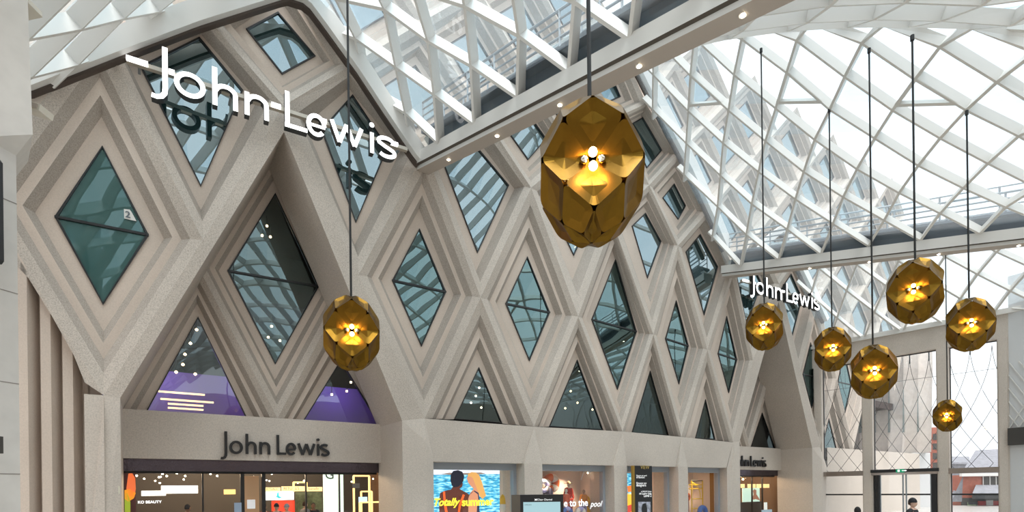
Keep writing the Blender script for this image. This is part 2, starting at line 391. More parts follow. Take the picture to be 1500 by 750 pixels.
# ================================================================ STRUCTURE: gridshell roof
def roofbay(name, J, plan, zf, nodes_px, krange, gap=.0, edge_cz=None, rib_w=.10, rib_h=.42, skip_left=False, nmax=-27, jhalf=None, vents=()):
    """diagrid vault: nodes (k, j), plan(t, j) -> xy, zf(t, j) -> z of the lower rib edge"""
    V2 = {}
    def P(k, j):
        if (k, j) in V2: return V2[(k, j)]
        t = k + j / 2; q = plan(t, j)
        if (k, j) in nodes_px: r = at(*nodes_px[(k, j)], q.y)
        else: r = Vector((q.x, q.y, zf(t, j)))
        V2[(k, j)] = r; return r
    def S(t, j): q = plan(t, j); return Vector((q.x, q.y, zf(t, j)))
    def nrm(t, j):
        a = S(t + .3, j) - S(t - .3, j); b = S(t, min(J, j + .3)) - S(t, max(0, j - .3)); n = a.cross(b).normalized()
        return n if n.z > 0 else -n
    root = tag(empty(name, S(0, 0)), kind='structure')
    rb = MB(); gl = MB(); cut = -.12
    def clip(p, q, a, b):
        """cut the pair at the facade plane; a, b travel along"""
        n0, n1 = fc(p)[1], fc(q)[1]
        if n0 > cut and n1 > cut: return None
        if n0 > cut: t = (cut - n1) / (n0 - n1); return q + (p - q) * t, q, b + (a - b) * t, b
        if n1 > cut: t = (cut - n0) / (n1 - n0); return p, p + (q - p) * t, a, a + (b - a) * t
        return p, q, a, b
    def inside(p): return fc(p)[1] > nmax
    def rib(k0, j0, k1, j1):
        p, q = P(k0, j0), P(k1, j1)
        if not (inside(p) or inside(q)): return
        r = clip(p, q, nrm(k0 + j0 / 2, j0), nrm(k1 + j1 / 2, j1))
        if not r: return
        p, q, a, b = r; d = (q - p).normalized()
        if (q - p).length < .05: return
        x = d.cross(a).normalized() * rib_w / 2; y = d.cross(b).normalized() * rib_w / 2
        rb.hexa([p - x, p + x, p + x + a * rib_h, p - x + a * rib_h], [q - y, q + y, q + y + b * rib_h, q - y + b * rib_h])
    def pane(ks):
        pts = [P(*k) + nrm(k[0] + k[1] / 2, k[1]) * (rib_h + .04) for k in ks]
        if not any(inside(p) for p in pts): return
        if all(fc(p)[1] > cut for p in pts): return
        out = []
        for i in range(len(pts)):
            a, b = pts[i], pts[(i + 1) % len(pts)]; na, nb = fc(a)[1] - cut, fc(b)[1] - cut
            if na <= 0: out.append(a)
            if na * nb < 0: out.append(a + (b - a) * (na / (na - nb)))
        if len(out) > 2: gl.poly(out)
    k0, k1 = krange
    for j in range(J):
        for k in range(k0 - J, k1 + 1):
            if k + j / 2 < -2.2 or k + j / 2 > k1: continue
            rib(k, j, k, j + 1); rib(k, j, k - 1, j + 1)
            pane([(k, j), (k, j + 1), (k - 1, j + 1)])
            if j < J - 1: pane([(k, j + 1), (k - 1, j + 2), (k - 1, j + 1)])
            if j + 2 <= J: pane([(k, j + 1), (k - 1, j + 1), (k - 1, j + 2)])
        for k in range(k0 - J, k1 + 1):
            pane([(k, j), (k + 1, j), (k, j + 1)])
    # member along the crown
    jh = J / 2; pts = [S(t, jh) + nrm(t, jh) * .12 for t in [x * .5 for x in range(-2, int(2 * k1))]]
    for a, b in zip(pts, pts[1:]):
        if fc(a)[1] < cut and fc(b)[1] < 1 and inside(b): rb.bar(a, b, .16, .2)
    # edge member against the facade
    ed = MB(); E_ = []
    for i in range(0, J * 4 + 1):
        j = i / 4; lo, hi = -3., 3.
        for _ in range(30):
            mid = (lo + hi) / 2
            if fc(plan(mid, j))[1] > -.12: lo = mid
            else: hi = mid
        p = S(lo, j); c = fc(p)[0] / W
        if edge_cz:
            for (c0, z0_), (c1, z1_) in zip(edge_cz, edge_cz[1:]):
                if c0 <= c <= c1: p.z = z0_ + (z1_ - z0_) * (c - c0) / (c1 - c0)
        E_.append((p, nrm(lo, j)))
    for (a, na), (b, nb) in zip(E_, E_[1:]):
        f = Vector((FN.x, FN.y, 0)) * -.32
        ed.hexa([a, a + f, a + f + na * .5, a + na * .5], [b, b + f, b + f + nb * .5, b + nb * .5], 0)
        f2 = Vector((FN.x, FN.y, 0)) * .14; g2 = Vector((0, 0, -.09))
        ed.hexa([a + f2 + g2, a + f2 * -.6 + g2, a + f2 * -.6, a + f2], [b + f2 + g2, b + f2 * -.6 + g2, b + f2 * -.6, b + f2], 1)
    rb.build('rib_lattice', 'white', root, weld=False)
    gl.build('roof_glazing', 'roofglass', root, weld=False)
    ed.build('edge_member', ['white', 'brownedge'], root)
    for (k, j) in vents:      # opening vent light: little frame closing off the top of one cell
        a, b, c = P(k, j), P(k, j + 1), P(k - 1, j + 1)
        vb = MB(); n = nrm(k + j / 2, j) * .08
        m1 = P(k, j); A = P(k, j); B = P(k - 1, j + 1); Cc = P(k - 1, j); 
        lo = P(k - 1, j) if False else None
        top = P(k, j); l = P(k, j - 1); r = P(k + 1, j - 1)
        x = top + (l - top) * .84
        y = top + (r - top) * .8
        for p, q in ((top, x), (x, y), (y, top)): vb.bar(p + n, q + n, .13, .13, up=n)
        vb.build('vent_frame', 'white', root)
    return P, S, nrm, E_
T2 = Vector((1.281, -1.637)); V2_ = Vector((-1.024, -.753)); P2_ = Vector((13.196, 30.576))
T1 = Vector((1.345, -1.581)); V1_ = Vector((-.757, -.520)); P1_ = Vector((-2.42, 19.321))
B2 = {(2,0):(1202,373),(2,1):(1220,328),(2,2):(1235,289),(2,3):(1255,248),(2,4):(1281,203),(2,5):(1307,162),(2,6):(1340,117),(1,0):(1140,381),(1,1):(1153,336),(1,2):(1165,292),(1,3):(1177,252),(1,4):(1193,205),(1,5):(1215,161),(1,6):(1237,113),(0,0):(1084,391),(0,1):(1093,344),(0,2):(1101,299),(0,3):(1111,252),(0,4):(1121,207),(0,5):(1136,159),(0,6):(1152,107),(-1,2):(1051,303),(-1,3):(1055,257),(-1,4):(1059,210),(-1,5):(1067,162),(-1,6):(1075,110),(-2,4):(1005,210),(-2,5):(1008,163),(-2,6):(1011,111),(3,0):(1272,361),(3,1):(1295,323),(3,2):(1317,283),(3,3):(1345,243),(3,4):(1377,203),(3,5):(1415,162),(3,6):(1460,121),(4,0):(1348,353),(4,1):(1377,313),(4,2):(1411,276),(4,3):(1447,240),(4,4):(1492,200),(5,0):(1435,343),(5,1):(1473,304)}
B1 = {(0,0):(640,210),(0,1):(635,139),(0,2):(626,61),(1,0):(693.5,183),(1,1):(689,97),(1,2):(680,10),(-1,1):(593,166),(-1,2):(579,99),(-1,3):(562,14),(-2,3):(520,57),(2,0):(757,144),(2,1):(759,53),(3,0):(832,107),(3,1):(840,3),(4,0):(921,59)}
def beamz(z0_, s, t): return z0_ - s * min(t, 9) - .0 * t
def z2(t, j):
    v = min(j, 15 - j); b = beamz(14.709, .4499, t); u = min(t, 6.5)
    r = 1.3946 * v - .1652 * u * v - .043 * v * v + .0026 * v ** 3 + .0046 * u * v * v - .0015 * u * u * v
    return b + max(r, .12 * v)
def z1(t, j):
    v = min(j, 11 - j); u = min(t, 8)
    return beamz(14.597, .4126, t) + (max(1.0209 * v - .037 * u * v - .0498 * v * v, .1 * v) if v > 0 else .9 * v) - .22 * max(0, j - 5.5)
def plan2(t, j):
    q = P2_ + T2 * t + V2_ * j
    if j > 7.5:
        e = (j - 7.5) / 7.5; tgt = P1_ + T1 * t + FE * .62; nat = P2_ + T2 * t + V2_ * 15; q = q + (tgt - nat) * e
    return q
def plan1(t, j): return P1_ + T1 * t + V1_ * j
edge2 = [(-.1, 14.6), (.47, 17.3), (1.0, 20.2), (1.5, 22.5), (1.95, 24.3), (2.3, 23.46), (2.6, 21.97), (3.13, 19.55), (3.56, 17.2), (3.93, 15.0), (4.2, 14.4)]
edge1 = [(-2.6, 12.2), (-2.29, 12.75), (-1.86, 14.75), (-1.51, 16.35), (-1.0, 18.5), (-.88, 18.6), (-.78, 18.15), (-.54, 17.0), (-.34, 15.9), (-.09, 14.6), (.2, 14.2)]
R2 = roofbay('ceiling', 15, plan2, z2, B2, (-2, 12), edge_cz=edge2, vents=((-2, 6), (0, 6), (2, 6)), rib_h=.31)
R1 = roofbay('ceiling.001', 13, plan1, z1, B1, (-2, 12), edge_cz=edge1, rib_h=.36)
# third bay, from the second valley beam to the head of the entrance screen
EP = F(6.12 * W, 0, 0).xy; ED = Vector((.673, -.739)); EN = Vector((.739, .673))
ZH = vplane(EP + EN * -.3, EN, 1350, 482).z
def plan3(t, j):
    a = EP - EN * .25 + ED * (t * 2.15 + .4); b = P2_ + T2 * t + FE * .55
    return a + (b - a) * (j / 8)
def z3(t, j):
    v = min(j, 8 - j); ub = ZH + (14.709 - .45 * t - ZH) * (j / 8); return ub + v * max(1.25 - .10 * t, .2) - .05 * v * v
edge3 = [(3.9, 14.8), (4.2, 15.2), (4.6, 17.2), (5.0, 18.6), (5.4, 16.69), (5.84, 14.8), (6.2, 13.1), (6.4, 12.6)]
R3 = roofbay('ceiling.002', 8, plan3, z3, {}, (-2, 10), edge_cz=edge3, nmax=-25, rib_w=.11, rib_h=.3)
# valley beams: white box with a shadow slot, a light strip and a stone-coloured soffit
def valley(name, a0, T, zfun, t0, t1):
    root = tag(empty(name, (a0.x, a0.y, zfun(0))), kind='structure'); m = MB(); tx = Vector((T.y, -T.x)).normalized() * -1
    if tx.dot(FE) < 0: tx = -tx
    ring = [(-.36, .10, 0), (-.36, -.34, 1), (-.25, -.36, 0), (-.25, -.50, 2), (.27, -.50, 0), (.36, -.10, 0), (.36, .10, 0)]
    prev = None
    n = 24
    for i in range(n + 1):
        t = t0 + (t1 - t0) * i / n; c = a0 + T * t; z = zfun(t)
        cur = [Vector((c.x + tx.x * x, c.y + tx.y * x, z + y)) for x, y, _ in ring]
        if prev:
            for q in range(len(ring)):
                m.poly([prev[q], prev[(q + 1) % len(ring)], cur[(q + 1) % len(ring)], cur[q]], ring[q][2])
        else: m.poly(cur, 0)
        prev = cur
    m.poly(prev[::-1], 0)
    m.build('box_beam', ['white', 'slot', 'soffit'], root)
    return tx
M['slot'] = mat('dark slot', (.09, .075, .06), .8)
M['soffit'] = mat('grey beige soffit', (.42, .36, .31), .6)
b1o = P1_ + FE * .31; b2o = P2_ + FE * .30
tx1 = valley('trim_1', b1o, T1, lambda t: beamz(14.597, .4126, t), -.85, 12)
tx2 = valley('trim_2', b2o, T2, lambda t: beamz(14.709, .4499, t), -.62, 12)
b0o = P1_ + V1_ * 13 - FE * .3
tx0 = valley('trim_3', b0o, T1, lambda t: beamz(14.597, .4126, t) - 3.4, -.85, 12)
def downlight(o, tx, p, label):
    t = empty('downlight', p); tag(t, label, 'light', 'spotlights in the roof beams')
    m = MB(); m.tube([p + Vector((0, 0, .03)), p + Vector((0, 0, -.012))], .085, 16); m.build('bezel', 'white', t)
    m = MB(); m.ball(p + Vector((0, 0, -.015)), .055, 0, 10, (1, 1, .5)); m.build('lens', 'spot', t, smooth=True)
def beamspot(u, v, o, T, zf, label):
    a, _ = ray(u, v); # solve (o + T t).x = a * y
    t = (a * o.y - o.x) / (T.x - a * T.y); c = o + T * t
    downlight(o, None, Vector((c.x, c.y, zf(t) - .50)), label)
for u, v, l in ((657, 225, 'lowest round spotlight in the near roof beam, just right of the big sign'), (728, 185, 'round spotlight in the near roof beam, second up from the facade'),
                (820, 137, 'round spotlight in the near roof beam, just left of the largest brass pendant'), (936, 77, 'round spotlight in the near roof beam, to the upper right of the largest pendant'),
                (1088, 3, 'round spotlight in the near roof beam at the top edge of the photo')):
    beamspot(u, v, b1o, T1, lambda t: beamz(14.597, .4126, t), l)
for u, v, l in ((1186, 388, 'small spotlight in the far roof beam nearest the facade'), (1273, 376, 'small spotlight in the far roof beam above the two hanging lamps'),
                (1375, 362, 'small spotlight in the far roof beam right of the highest far pendant'), (1492, 347, 'small spotlight in the far roof beam at the right edge')):
    beamspot(u, v, b2o, T2, lambda t: beamz(14.709, .4499, t), l)
# gutters walkways above the valley beams with steel railings (seen through the roof glass)
def gantry(o, T, zf, t0, t1, lab):
    n = 22
    for side in (-1,):
        g = MB()
        for i in range(n):
            a, b = [t0 + (t1 - t0) * x / n for x in (i, i + 1)]
            pa, pb = o + T * a, o + T * b
            g.bar((pa.x, pa.y, zf(a) + .75), (pb.x, pb.y, zf(b) + .75), 1.1, .12)
            g.bar((pa.x, pa.y, zf(a) + .35), (pb.x, pb.y, zf(b) + .35), .5, .7)
        tag(g.build('roof_walkway', 'greysteel', weld=False), lab[0], 'walkway')
        rl = empty('railing', (o.x, o.y, zf(0) + .8)); tag(rl, lab[1], 'railing')
        for y_ in (.35, -.45):
            h = MB()
            for hh in (.35, .6, .85, 1.1):
                for i in range(n):
                    a, b = [t0 + (t1 - t0) * x / n for x in (i, i + 1)]
                    pa, pb = o + T * a + FE * y_, o + T * b + FE * y_
                    h.tube([(pa.x, pa.y, zf(a) + .8 + hh), (pb.x, pb.y, zf(b) + .8 + hh)], .028 if hh < 1 else .04, 6)
            h.build('rail', 'rail', rl, weld=False)
            for i in range(0, n + 1, 2):
                a = t0 + (t1 - t0) * i / n; pa = o + T * a + FE * y_
                q = MB(); q.bar((pa.x, pa.y, zf(a) + .8), (pa.x, pa.y, zf(a) + 1.9), .06, .05); q.build('post', 'rail', rl)
gantry(b1o + FE * .2, T1, lambda t: beamz(14.597, .4126, t), -.6, 7, ('dark grey walkway above the near roof beam, seen through the roof glass', 'grey steel railing above the near roof beam, seen through glass'))
gantry(b2o + FE * .2, T2, lambda t: beamz(14.709, .4499, t), -.4, 10, ('dark grey walkway above the far roof beam, seen through the roof glass', 'grey steel railing above the far roof beam, behind the hanging flexes'))
# ================================================================ STRUCTURE: floor, other walls, end screen
M['floor'] = mat('polished pale stone floor', (.42, .40, .37), .25, noise=.08, nscale=2)
M['oppo'] = concrete('cast stone opposite', (.40, .36, .32), .1, 6)
M['pillar'] = concrete('pale limestone', (.60, .57, .53), .06, 5)
M['joint'] = mat('stone joint', (.25, .22, .2), .8)
M['bronze'] = mat('polished grey metal', (.40, .36, .33), .15, .9)
M['plaster'] = mat('warm white plaster', (.72, .62, .55), .7)
def quad(name, pts, m):
    b = MB(); b.poly(pts); return tag(b.build(name, m, weld=False), kind='structure')
quad('floor', [(-60, -35, 0), (120, -35, 0), (120, 110, 0), (-60, 110, 0)], 'floor')
# end screen
EQ = lambda u, v, d=0: vplane(EP + EN * d, EN, u, v)
def epos(u, d=0): 
    p = EQ(u, 700, d); return (p.xy - EP).dot(ED)
def E3(x, z, d=0): p = EP + ED * x + EN * d; return Vector((p.x, p.y, z))
def ebox(mb, x0, x1, z0, z1, d0, d1, m=0):
    mb.hexa([E3(x0, z0, d0), E3(x1, z0, d0), E3(x1, z0, d1), E3(x0, z0, d1)], [E3(x0, z1, d0), E3(x1, z1, d0), E3(x1, z1, d1), E3(x0, z1, d1)], m)
ZG = (EQ(1310, 519).z + EQ(1440, 505).z) / 2
cols = [(epos(1196), epos(1207)), (epos(1266), epos(1281)), (epos(1375), epos(1393)), (epos(1464), epos(1481))]
m = MB()
for a, b in cols:
    ebox(m, a, b, 0, ZG, -.35, .25); ebox(m, a + .06, b - .06, 0, ZG, -.42, -.35)
ebox(m, cols[0][0] - .3, cols[3][1], ZG, ZH - .02, -.3, .3)
ww = m.build('wall_end', 'pier'); tag(ww, kind='structure')
m = MB(); ebox(m, cols[0][0] - .2, cols[3][1] + 1.5, ZH - .02, ZH + .28, -.42, .1)
tag(m.build('trim_4', 'white'), kind='structure')
ztr = EQ(1240, 694).z; zbb = EQ(1240, 724.5).z
for i, (a, b) in enumerate(zip(cols, cols[1:])):
    WN[0] += 1; x0, x1 = a[1], b[0]
    o = tag(empty('window_%d' % WN[0], E3((x0 + x1) / 2, 0)), kind='structure')
    g = MB(); g.poly([E3(x0, 0, .1), E3(x1, 0, .1), E3(x1, ZG, .1), E3(x0, ZG, .1)]); g.build('pane', 'endglass', o, weld=False)
    f = MB(); 
    for x in (x0, x1 - .05): ebox(f, x, x + .05, 0, ZG, .06, .14)
    ebox(f, x0, x1, ZG - .06, ZG, .06, .14); f.build('frame', 'black', o)
    t = MB(); ebox(t, x0 - .12, x1 + .12, ztr - .16, ztr + .16, -.38, .2); t.build('transom', 'bronze', o)
    bb = MB(); ebox(bb, x0, x1, zbb - .05, zbb + .05, .04, .09); bb.build('safety_band', 'black', o)
# entrance doors in the middle opening
xa, xb = cols[1][1], cols[2][0]
dn = tag(empty('door_1', E3((xa + xb) / 2, 0)), kind='structure')
f = MB(); 
for x in (xa + .05, xb - .32): ebox(f, x, x + .27, 0, ztr - .16, -.25, .15)
f.build('door_jamb', 'black', dn)
f = MB(); xm = (xa + xb) / 2 - .1
for x in (xm - .05, xm + .12): ebox(f, x, x + .07, 0, ztr - .16, -.1, 0)
for x in (xa + .33, xb - .4): ebox(f, x, x + .05, 0, ztr - .16, -.1, 0)
f.build('door_stile', 'rail', dn)
f = MB(); ebox(f, xa - .1, xb + .1, ztr + .0, ztr + .2, -.52, -.3); f.build('door_header', 'black', dn)
# wire net outside the screen
wn = MB(); xL, xR = cols[0][1], cols[3][0]; H = ZG - ztr
sp = 1.0
for i in range(-4, 15):
    xo = xL + i * sp
    for sg in (-1, 1):
        pts = []
        for q in range(15):
            u = q / 14; x = xo + sg * (3.4 * u ** 1.7)
            if xL - .1 < x < xR + .1: pts.append(E3(x, ZG - .2 - H * u * .99, .3))
        if len(pts) > 1: wn.tube(pts, .014, 5)
for zz in (ZG - 1.6,): wn.tube([E3(xL, zz, .3), E3(xR, zz, .3)], .012, 5)
tag(wn.build('wire_net', 'cord', weld=False), 'thin dark wire net hanging in crossing curves outside the entrance glass', 'net')
hk = None
for i in range(1, 9):
    x = xL + i * 1.0
    if any(a - .1 < x < b + .1 for a, b in cols): continue
    h = MB(); ebox(h, x - .03, x + .03, ZG - .55, ZG, .34, .40)
    NA = globals().get('NA', 0) + 1; tag(h.build('wire_anchor', 'black'), 'small dark anchor clamp at the head of the wire net, %s from the left' % ['first', 'second', 'third', 'fourth', 'fifth', 'sixth', 'seventh', 'eighth'][NA - 1], 'anchor', 'wire net anchors')
# green exit sign
xs_ = (EQ(1313, 688, -.5).xy - EP).dot(ED), (EQ(1325, 688, -.5).xy - EP).dot(ED)
ex = empty('exit_sign', E3(sum(xs_) / 2, ztr + .1, -.58)); tag(ex, 'small green emergency exit sign over the glass entrance doors', 'sign')
q = MB(); ebox(q, xs_[0], xs_[1], ztr - .02, ztr + .2, -.60, -.54); q.build('sign_box', mat('green sign', (.0, .22, .10), .4, emit=(0, .45, .2), es=.25), ex)
q = MB(); c0 = xs_[0] + .12
ebox(q, c0 - .02, c0 + .08, ztr + .03, ztr + .15, -.615, -.60); q.build('running_figure', 'lit', ex); q = MB(); ebox(q, c0 + .2, c0 + .4, ztr + .075, ztr + .105, -.615, -.60)
q.poly([E3(c0 + .36, ztr + .04, -.61), E3(c0 + .46, ztr + .09, -.61), E3(c0 + .36, ztr + .14, -.61)])
q.build('arrow', 'lit', ex)
# right-hand patterned wall and the mall behind the viewer
Q = E3(cols[3][1], 0, -.3).xy; RD = Vector((.5, -.866))
def Rw(x, z, d=0): p = Q + RD * x + Vector((-.866, -.5)) * d; return Vector((p.x, p.y, z))
quad('wall_right', [Rw(0, 0), Rw(28, 0), Rw(28, 14), Rw(0, 14)], mat('pale grey panel', (.62, .62, .62), .6))
zR = lambda u, v: vplane(Q, Vector((.866, .5)), u, v).z
zb0, zb1, zl = zR(1488, 627), zR(1488, 652), zR(1488, 530)
m = MB(); m.hexa([Rw(0, zb1, 0), Rw(28, zb1, 0), Rw(28, zb1, .3), Rw(0, zb1, .3)], [Rw(0, zb0, 0), Rw(28, zb0, 0), Rw(28, zb0, .3), Rw(0, zb0, .3)])
tag(m.build('trim_5', 'dark'), kind='structure')
m = MB()
ztop = ZH + .2; zmid = zR(1488, 530)
for i in range(60):
    for sg in (-1, 1):
        x0 = i * .42; a = Rw(x0, zb0, .05); L = (zmid - zb0)
        x1 = x0 + sg * L * .55
        if x1 < 0: 
            k = x0 / (x0 - x1); m.bar(Rw(x0, zb0, .06), Rw(0, zb0 + L * k, .06), .05, .05)
        else: m.bar(Rw(x0, zb0, .06), Rw(x1, zmid, .06), .05, .05)
for i in range(8):       # sweeping ogee curves above the lattice
    pts = [Rw(.2 + i * 1.9 + 1.7 * (1 - (1 - u) ** 2) ** .5 * (1 if True else 1), ztop - (ztop - zmid) * u, .06) for u in [x / 12 for x in range(13)]]
    m.tube(pts, .05, 6)
    pts = [Rw(.2 + i * 1.9 - 1.7 * (1 - (1 - u) ** 2) ** .5 + 1.9 * 2, ztop - (ztop - zmid) * u, .06) for u in [x / 12 for x in range(13)]]
    m.tube(pts, .05, 6)
tag(m.build('lattice_screen', 'white', weld=False), 'white lattice screen with sweeping curves on the wall right of the entrance', 'screen')
RB = Rw(28, 0).xy
quad('wall_back', [(RB.x, RB.y, 0), (10, -26, 0), (10, -26, 13), (RB.x, RB.y, 13)], 'oppo')
quad('wall_back.001', [(10, -26, 0), (-34, -20, 0), (-34, -20, 13), (10, -26, 13)], 'oppo')
quad('wall_back.002', [(-34, -20, 0), (-30, 2, 0), (-30, 2, 13), (-34, -20, 13)], 'oppo')
# near pillar at the left edge of the view
PLN = Vector((0, 1)); PY = 7.0
def L3(u, v, y=PY): return at(u, v, y)
xr = L3(29.5, 700).x; m = MB()
xr = at(29.5, 700, PY + .5).x
zc = [L3(29, v).z for v in (235, 200, 150, 0)]
# front face (towards the camera) and its side return; a corbel widens it upward
fp = [(-1.6, 0), (0, 0)]
xk = xr - .16
m.hexa([Vector((xr - 3, PY, 0)), Vector((xk, PY, 0)), Vector((xr, PY + .5, 0)), Vector((xr - 3, PY + 2, 0))], [Vector((xr - 3, PY, 14)), Vector((xk, PY, 14)), Vector((xr, PY + .5, 14)), Vector((xr - 3, PY + 2, 14))])
cx1 = at(48, 200, PY + .5).x; zc0 = at(30, 228, PY + .5).z; zc1 = at(48, 197, PY + .5).z; cx2 = at(28, 0, PY + .5).x
m.hexa([Vector((xk, PY + .1, zc0)), Vector((xr, PY + .5, zc0)), Vector((cx1, PY + .5, zc1)), Vector((cx2, PY + .5, 14)), Vector((xk - .1, PY + .1, 14))],
       [Vector((xk - .5, PY + 1.1, zc0)), Vector((xr - .6, PY + 1.1, zc0)), Vector((cx1 - .6, PY + 1.1, zc1)), Vector((cx2 - .6, PY + 1.1, 14)), Vector((xk - .7, PY + 1.1, 14))])
for z in (1.2, 2.45, 3.7, 4.95, 6.2, 7.4, 8.6):
    m.hexa([Vector((xr - 3, PY - .004, z)), Vector((xk, PY - .004, z)), Vector((xr + .004, PY + .5, z)), Vector((xr - 3, PY + .5, z))],
           [Vector((xr - 3, PY - .004, z + .012)), Vector((xk, PY - .004, z + .012)), Vector((xr + .004, PY + .5, z + .012)), Vector((xr - 3, PY + .5, z + .012))], 1)
o = m.build('wall_front', ['pillar', 'joint']); tag(o, kind='structure')
m = MB(); p = at(5, 300, PY - .02); zt_, zb_ = at(0, 218, PY - .25).z, at(0, 376, PY - .25).z
ring = [(p.x - (.03 if k in (0, 7) else 0), z) for k, z in enumerate([zb_, zb_ + .04, zb_ + .3, zt_ - .3, zt_ - .3, zt_ - .3, zt_ - .04, zt_])]
m.hexa([Vector((p.x - .9, PY - .3, zb_)), *[Vector((x, PY - .3, z)) for x, z in ring], Vector((p.x - .9, PY - .3, zt_))],
       [Vector((p.x - .9, PY - .02, zb_)), *[Vector((x, PY - .02, z)) for x, z in ring], Vector((p.x - .9, PY - .02, zt_))])
tag(m.build('sign_panel', 'black'), 'edge of a black wall sign high on the pillar at the left', 'sign')
m = MB(); p = at(5, 652, PY - .01); m.box((p.x - .3, PY - .08, p.z), (.3, .07, .11)); tag(m.build('wall_box', 'dark'), 'small dark box fixed low on the pillar at the left edge', 'box')
def floodlight(u, v, y, label, rot):
    p = at(u, v, y); o = empty('floodlight', p); tag(o, label, 'light', 'floodlights fixed beside the left pillar')
    R = Matrix.Rotation(rot, 3, 'Y')
    m = MB(); m.box(p, (.15, .12, .045), R=R); m.build('lamp_head', mat('pale lamp housing', (.62, .58, .5), .5), o)
    m = MB(); m.box(p + Vector((0, -.125, -.0)), (.12, .01, .03), R=R); m.build('lens', 'soffit', o)
    m = MB(); m.tube([p + Vector((-.02, .05, .03)), p + Vector((-.12, .08, .14)), p + Vector((-.3, .1, .14))], .022, 8); m.build('bracket', 'rail', o)
floodlight(54, 161, 8, 'cream floodlight on a bracket beside the left pillar, under the roof edge', .3)
floodlight(37, 14, 8, 'cream floodlight on a bracket at the top left corner', -.2)
# ------------------------------------------------ inside of the store, seen through the glazing
M['deck'] = mat('dark ceiling deck', (.07, .05, .045), .8)
quad('floor.001', [F(-14, 4.86, PD + .5), F(50, 4.86, PD + .5), F(50, 4.86, 12), F(-14, 4.86, 12)], 'deck')
m = MB(); m.fbox(-11, 44, 4.5, 4.84, PD + .5, 14); tag(m.build('ceiling.003', 'deck'), kind='structure')
m = MB(); m.fbox(-14, 50, 9.3, 9.9, PD + .6, 12); tag(m.build('ceiling.004', 'deck'), kind='structure')
m = MB(); m.fbox(-14, 50, 14.9, 15.3, 1.0, 12); tag(m.build('ceiling.005', 'deck'), kind='structure')
quad('wall_back.003', [F(-14, 0, 12), F(50, 0, 12), F(50, 27, 12), F(-14, 27, 12)], 'dark')
# purple feature wall on the first floor, washed by purple lamps
m = MB(); m.fbox(-10.5, 2, 4.9, 7.2, 7.2, 7.4); o = m.build('wall_back.004', mat('lilac wall', (.55, .42, .85), .7)); tag(o, kind='structure')
for s in (-8.5, -5, -1.5):
    l = bpy.data.lights.new('purple_wash', 'POINT'); l.energy = 22; l.color = (.36, .18, 1); l.shadow_soft_size = .5
    x = bpy.data.objects.new('purple_wash', l); COL.objects.link(x); x.location = F(s, 6.9, 6.0)
k = 0
def bulbthing(p, r, label, group):
    o = empty('ceiling_lamp', p); tag(o, label, 'lamp', group)
    m = MB(); m.ball(p, r, 0, 10); m.build('globe', 'warmglobe', o, smooth=True)
    m = MB(); m.tube([p + Vector((0, 0, r)), p + Vector((0, 0, r + .35))], .012, 6); m.build('stem', 'black', o)
M['warmglobe'] = emis('warm globe', (1, .72, .4), 9)
CNT = {}
GR = 'small lamps inside the upper floors of the store'
for (u, v) in ((288, 483), (279, 503), (271, 519), (268, 534), (258, 545), (286, 548), (384, 298), (391, 331), (396, 347), (384, 345), (393, 494), (410, 499), (398, 478), (702, 568), (697, 580), (690, 590), (705, 597), (514, 560), (508, 573), (486, 578),
             (836, 573), (846, 590), (828, 598), (868, 600)):
    s, z = fs(u, v, 4.2 if u < 600 else 3.4)
    wn_ = 'leftmost triangular window' if u < 300 else ('upper pane of the near entrance lozenge' if v < 400 else 'lower pane of the near entrance lozenge') if u < 420 else 'triangular window right of the near entrance lozenge' if u < 550 else 'first triangular window right of the near entrance' if u < 750 else 'second triangular window right of the near entrance'
    CNT[wn_] = CNT.get(wn_, 0) + 1
    bulbthing(F(s, z, 4.2 if u < 600 else 3.4), .05, 'small warm lamp, %s lamp down behind the %s' % (('first', 'second', 'third', 'fourth', 'fifth', 'sixth')[CNT[wn_] - 1], wn_), GR)
for i, (u0, u1, v) in enumerate(((232, 300, 573), (235, 313, 584), (246, 298, 591), (246, 298, 597))):
    s0, z = fs(u0, v, 5.0); s1, _ = fs(u1, v, 5.0)
    m = MB(); m.fbox(s0, s1, z - .03, z + .03, 5.0, 5.06)
    tag(m.build('light_strip', emis('gold light strip', (1, .68, .32), 2.2)), 'warm light strip behind the leftmost triangular window, %s' % ['topmost', 'second from the top', 'third from the top', 'lowest'][i], 'light', 'light strips in the left triangular window')
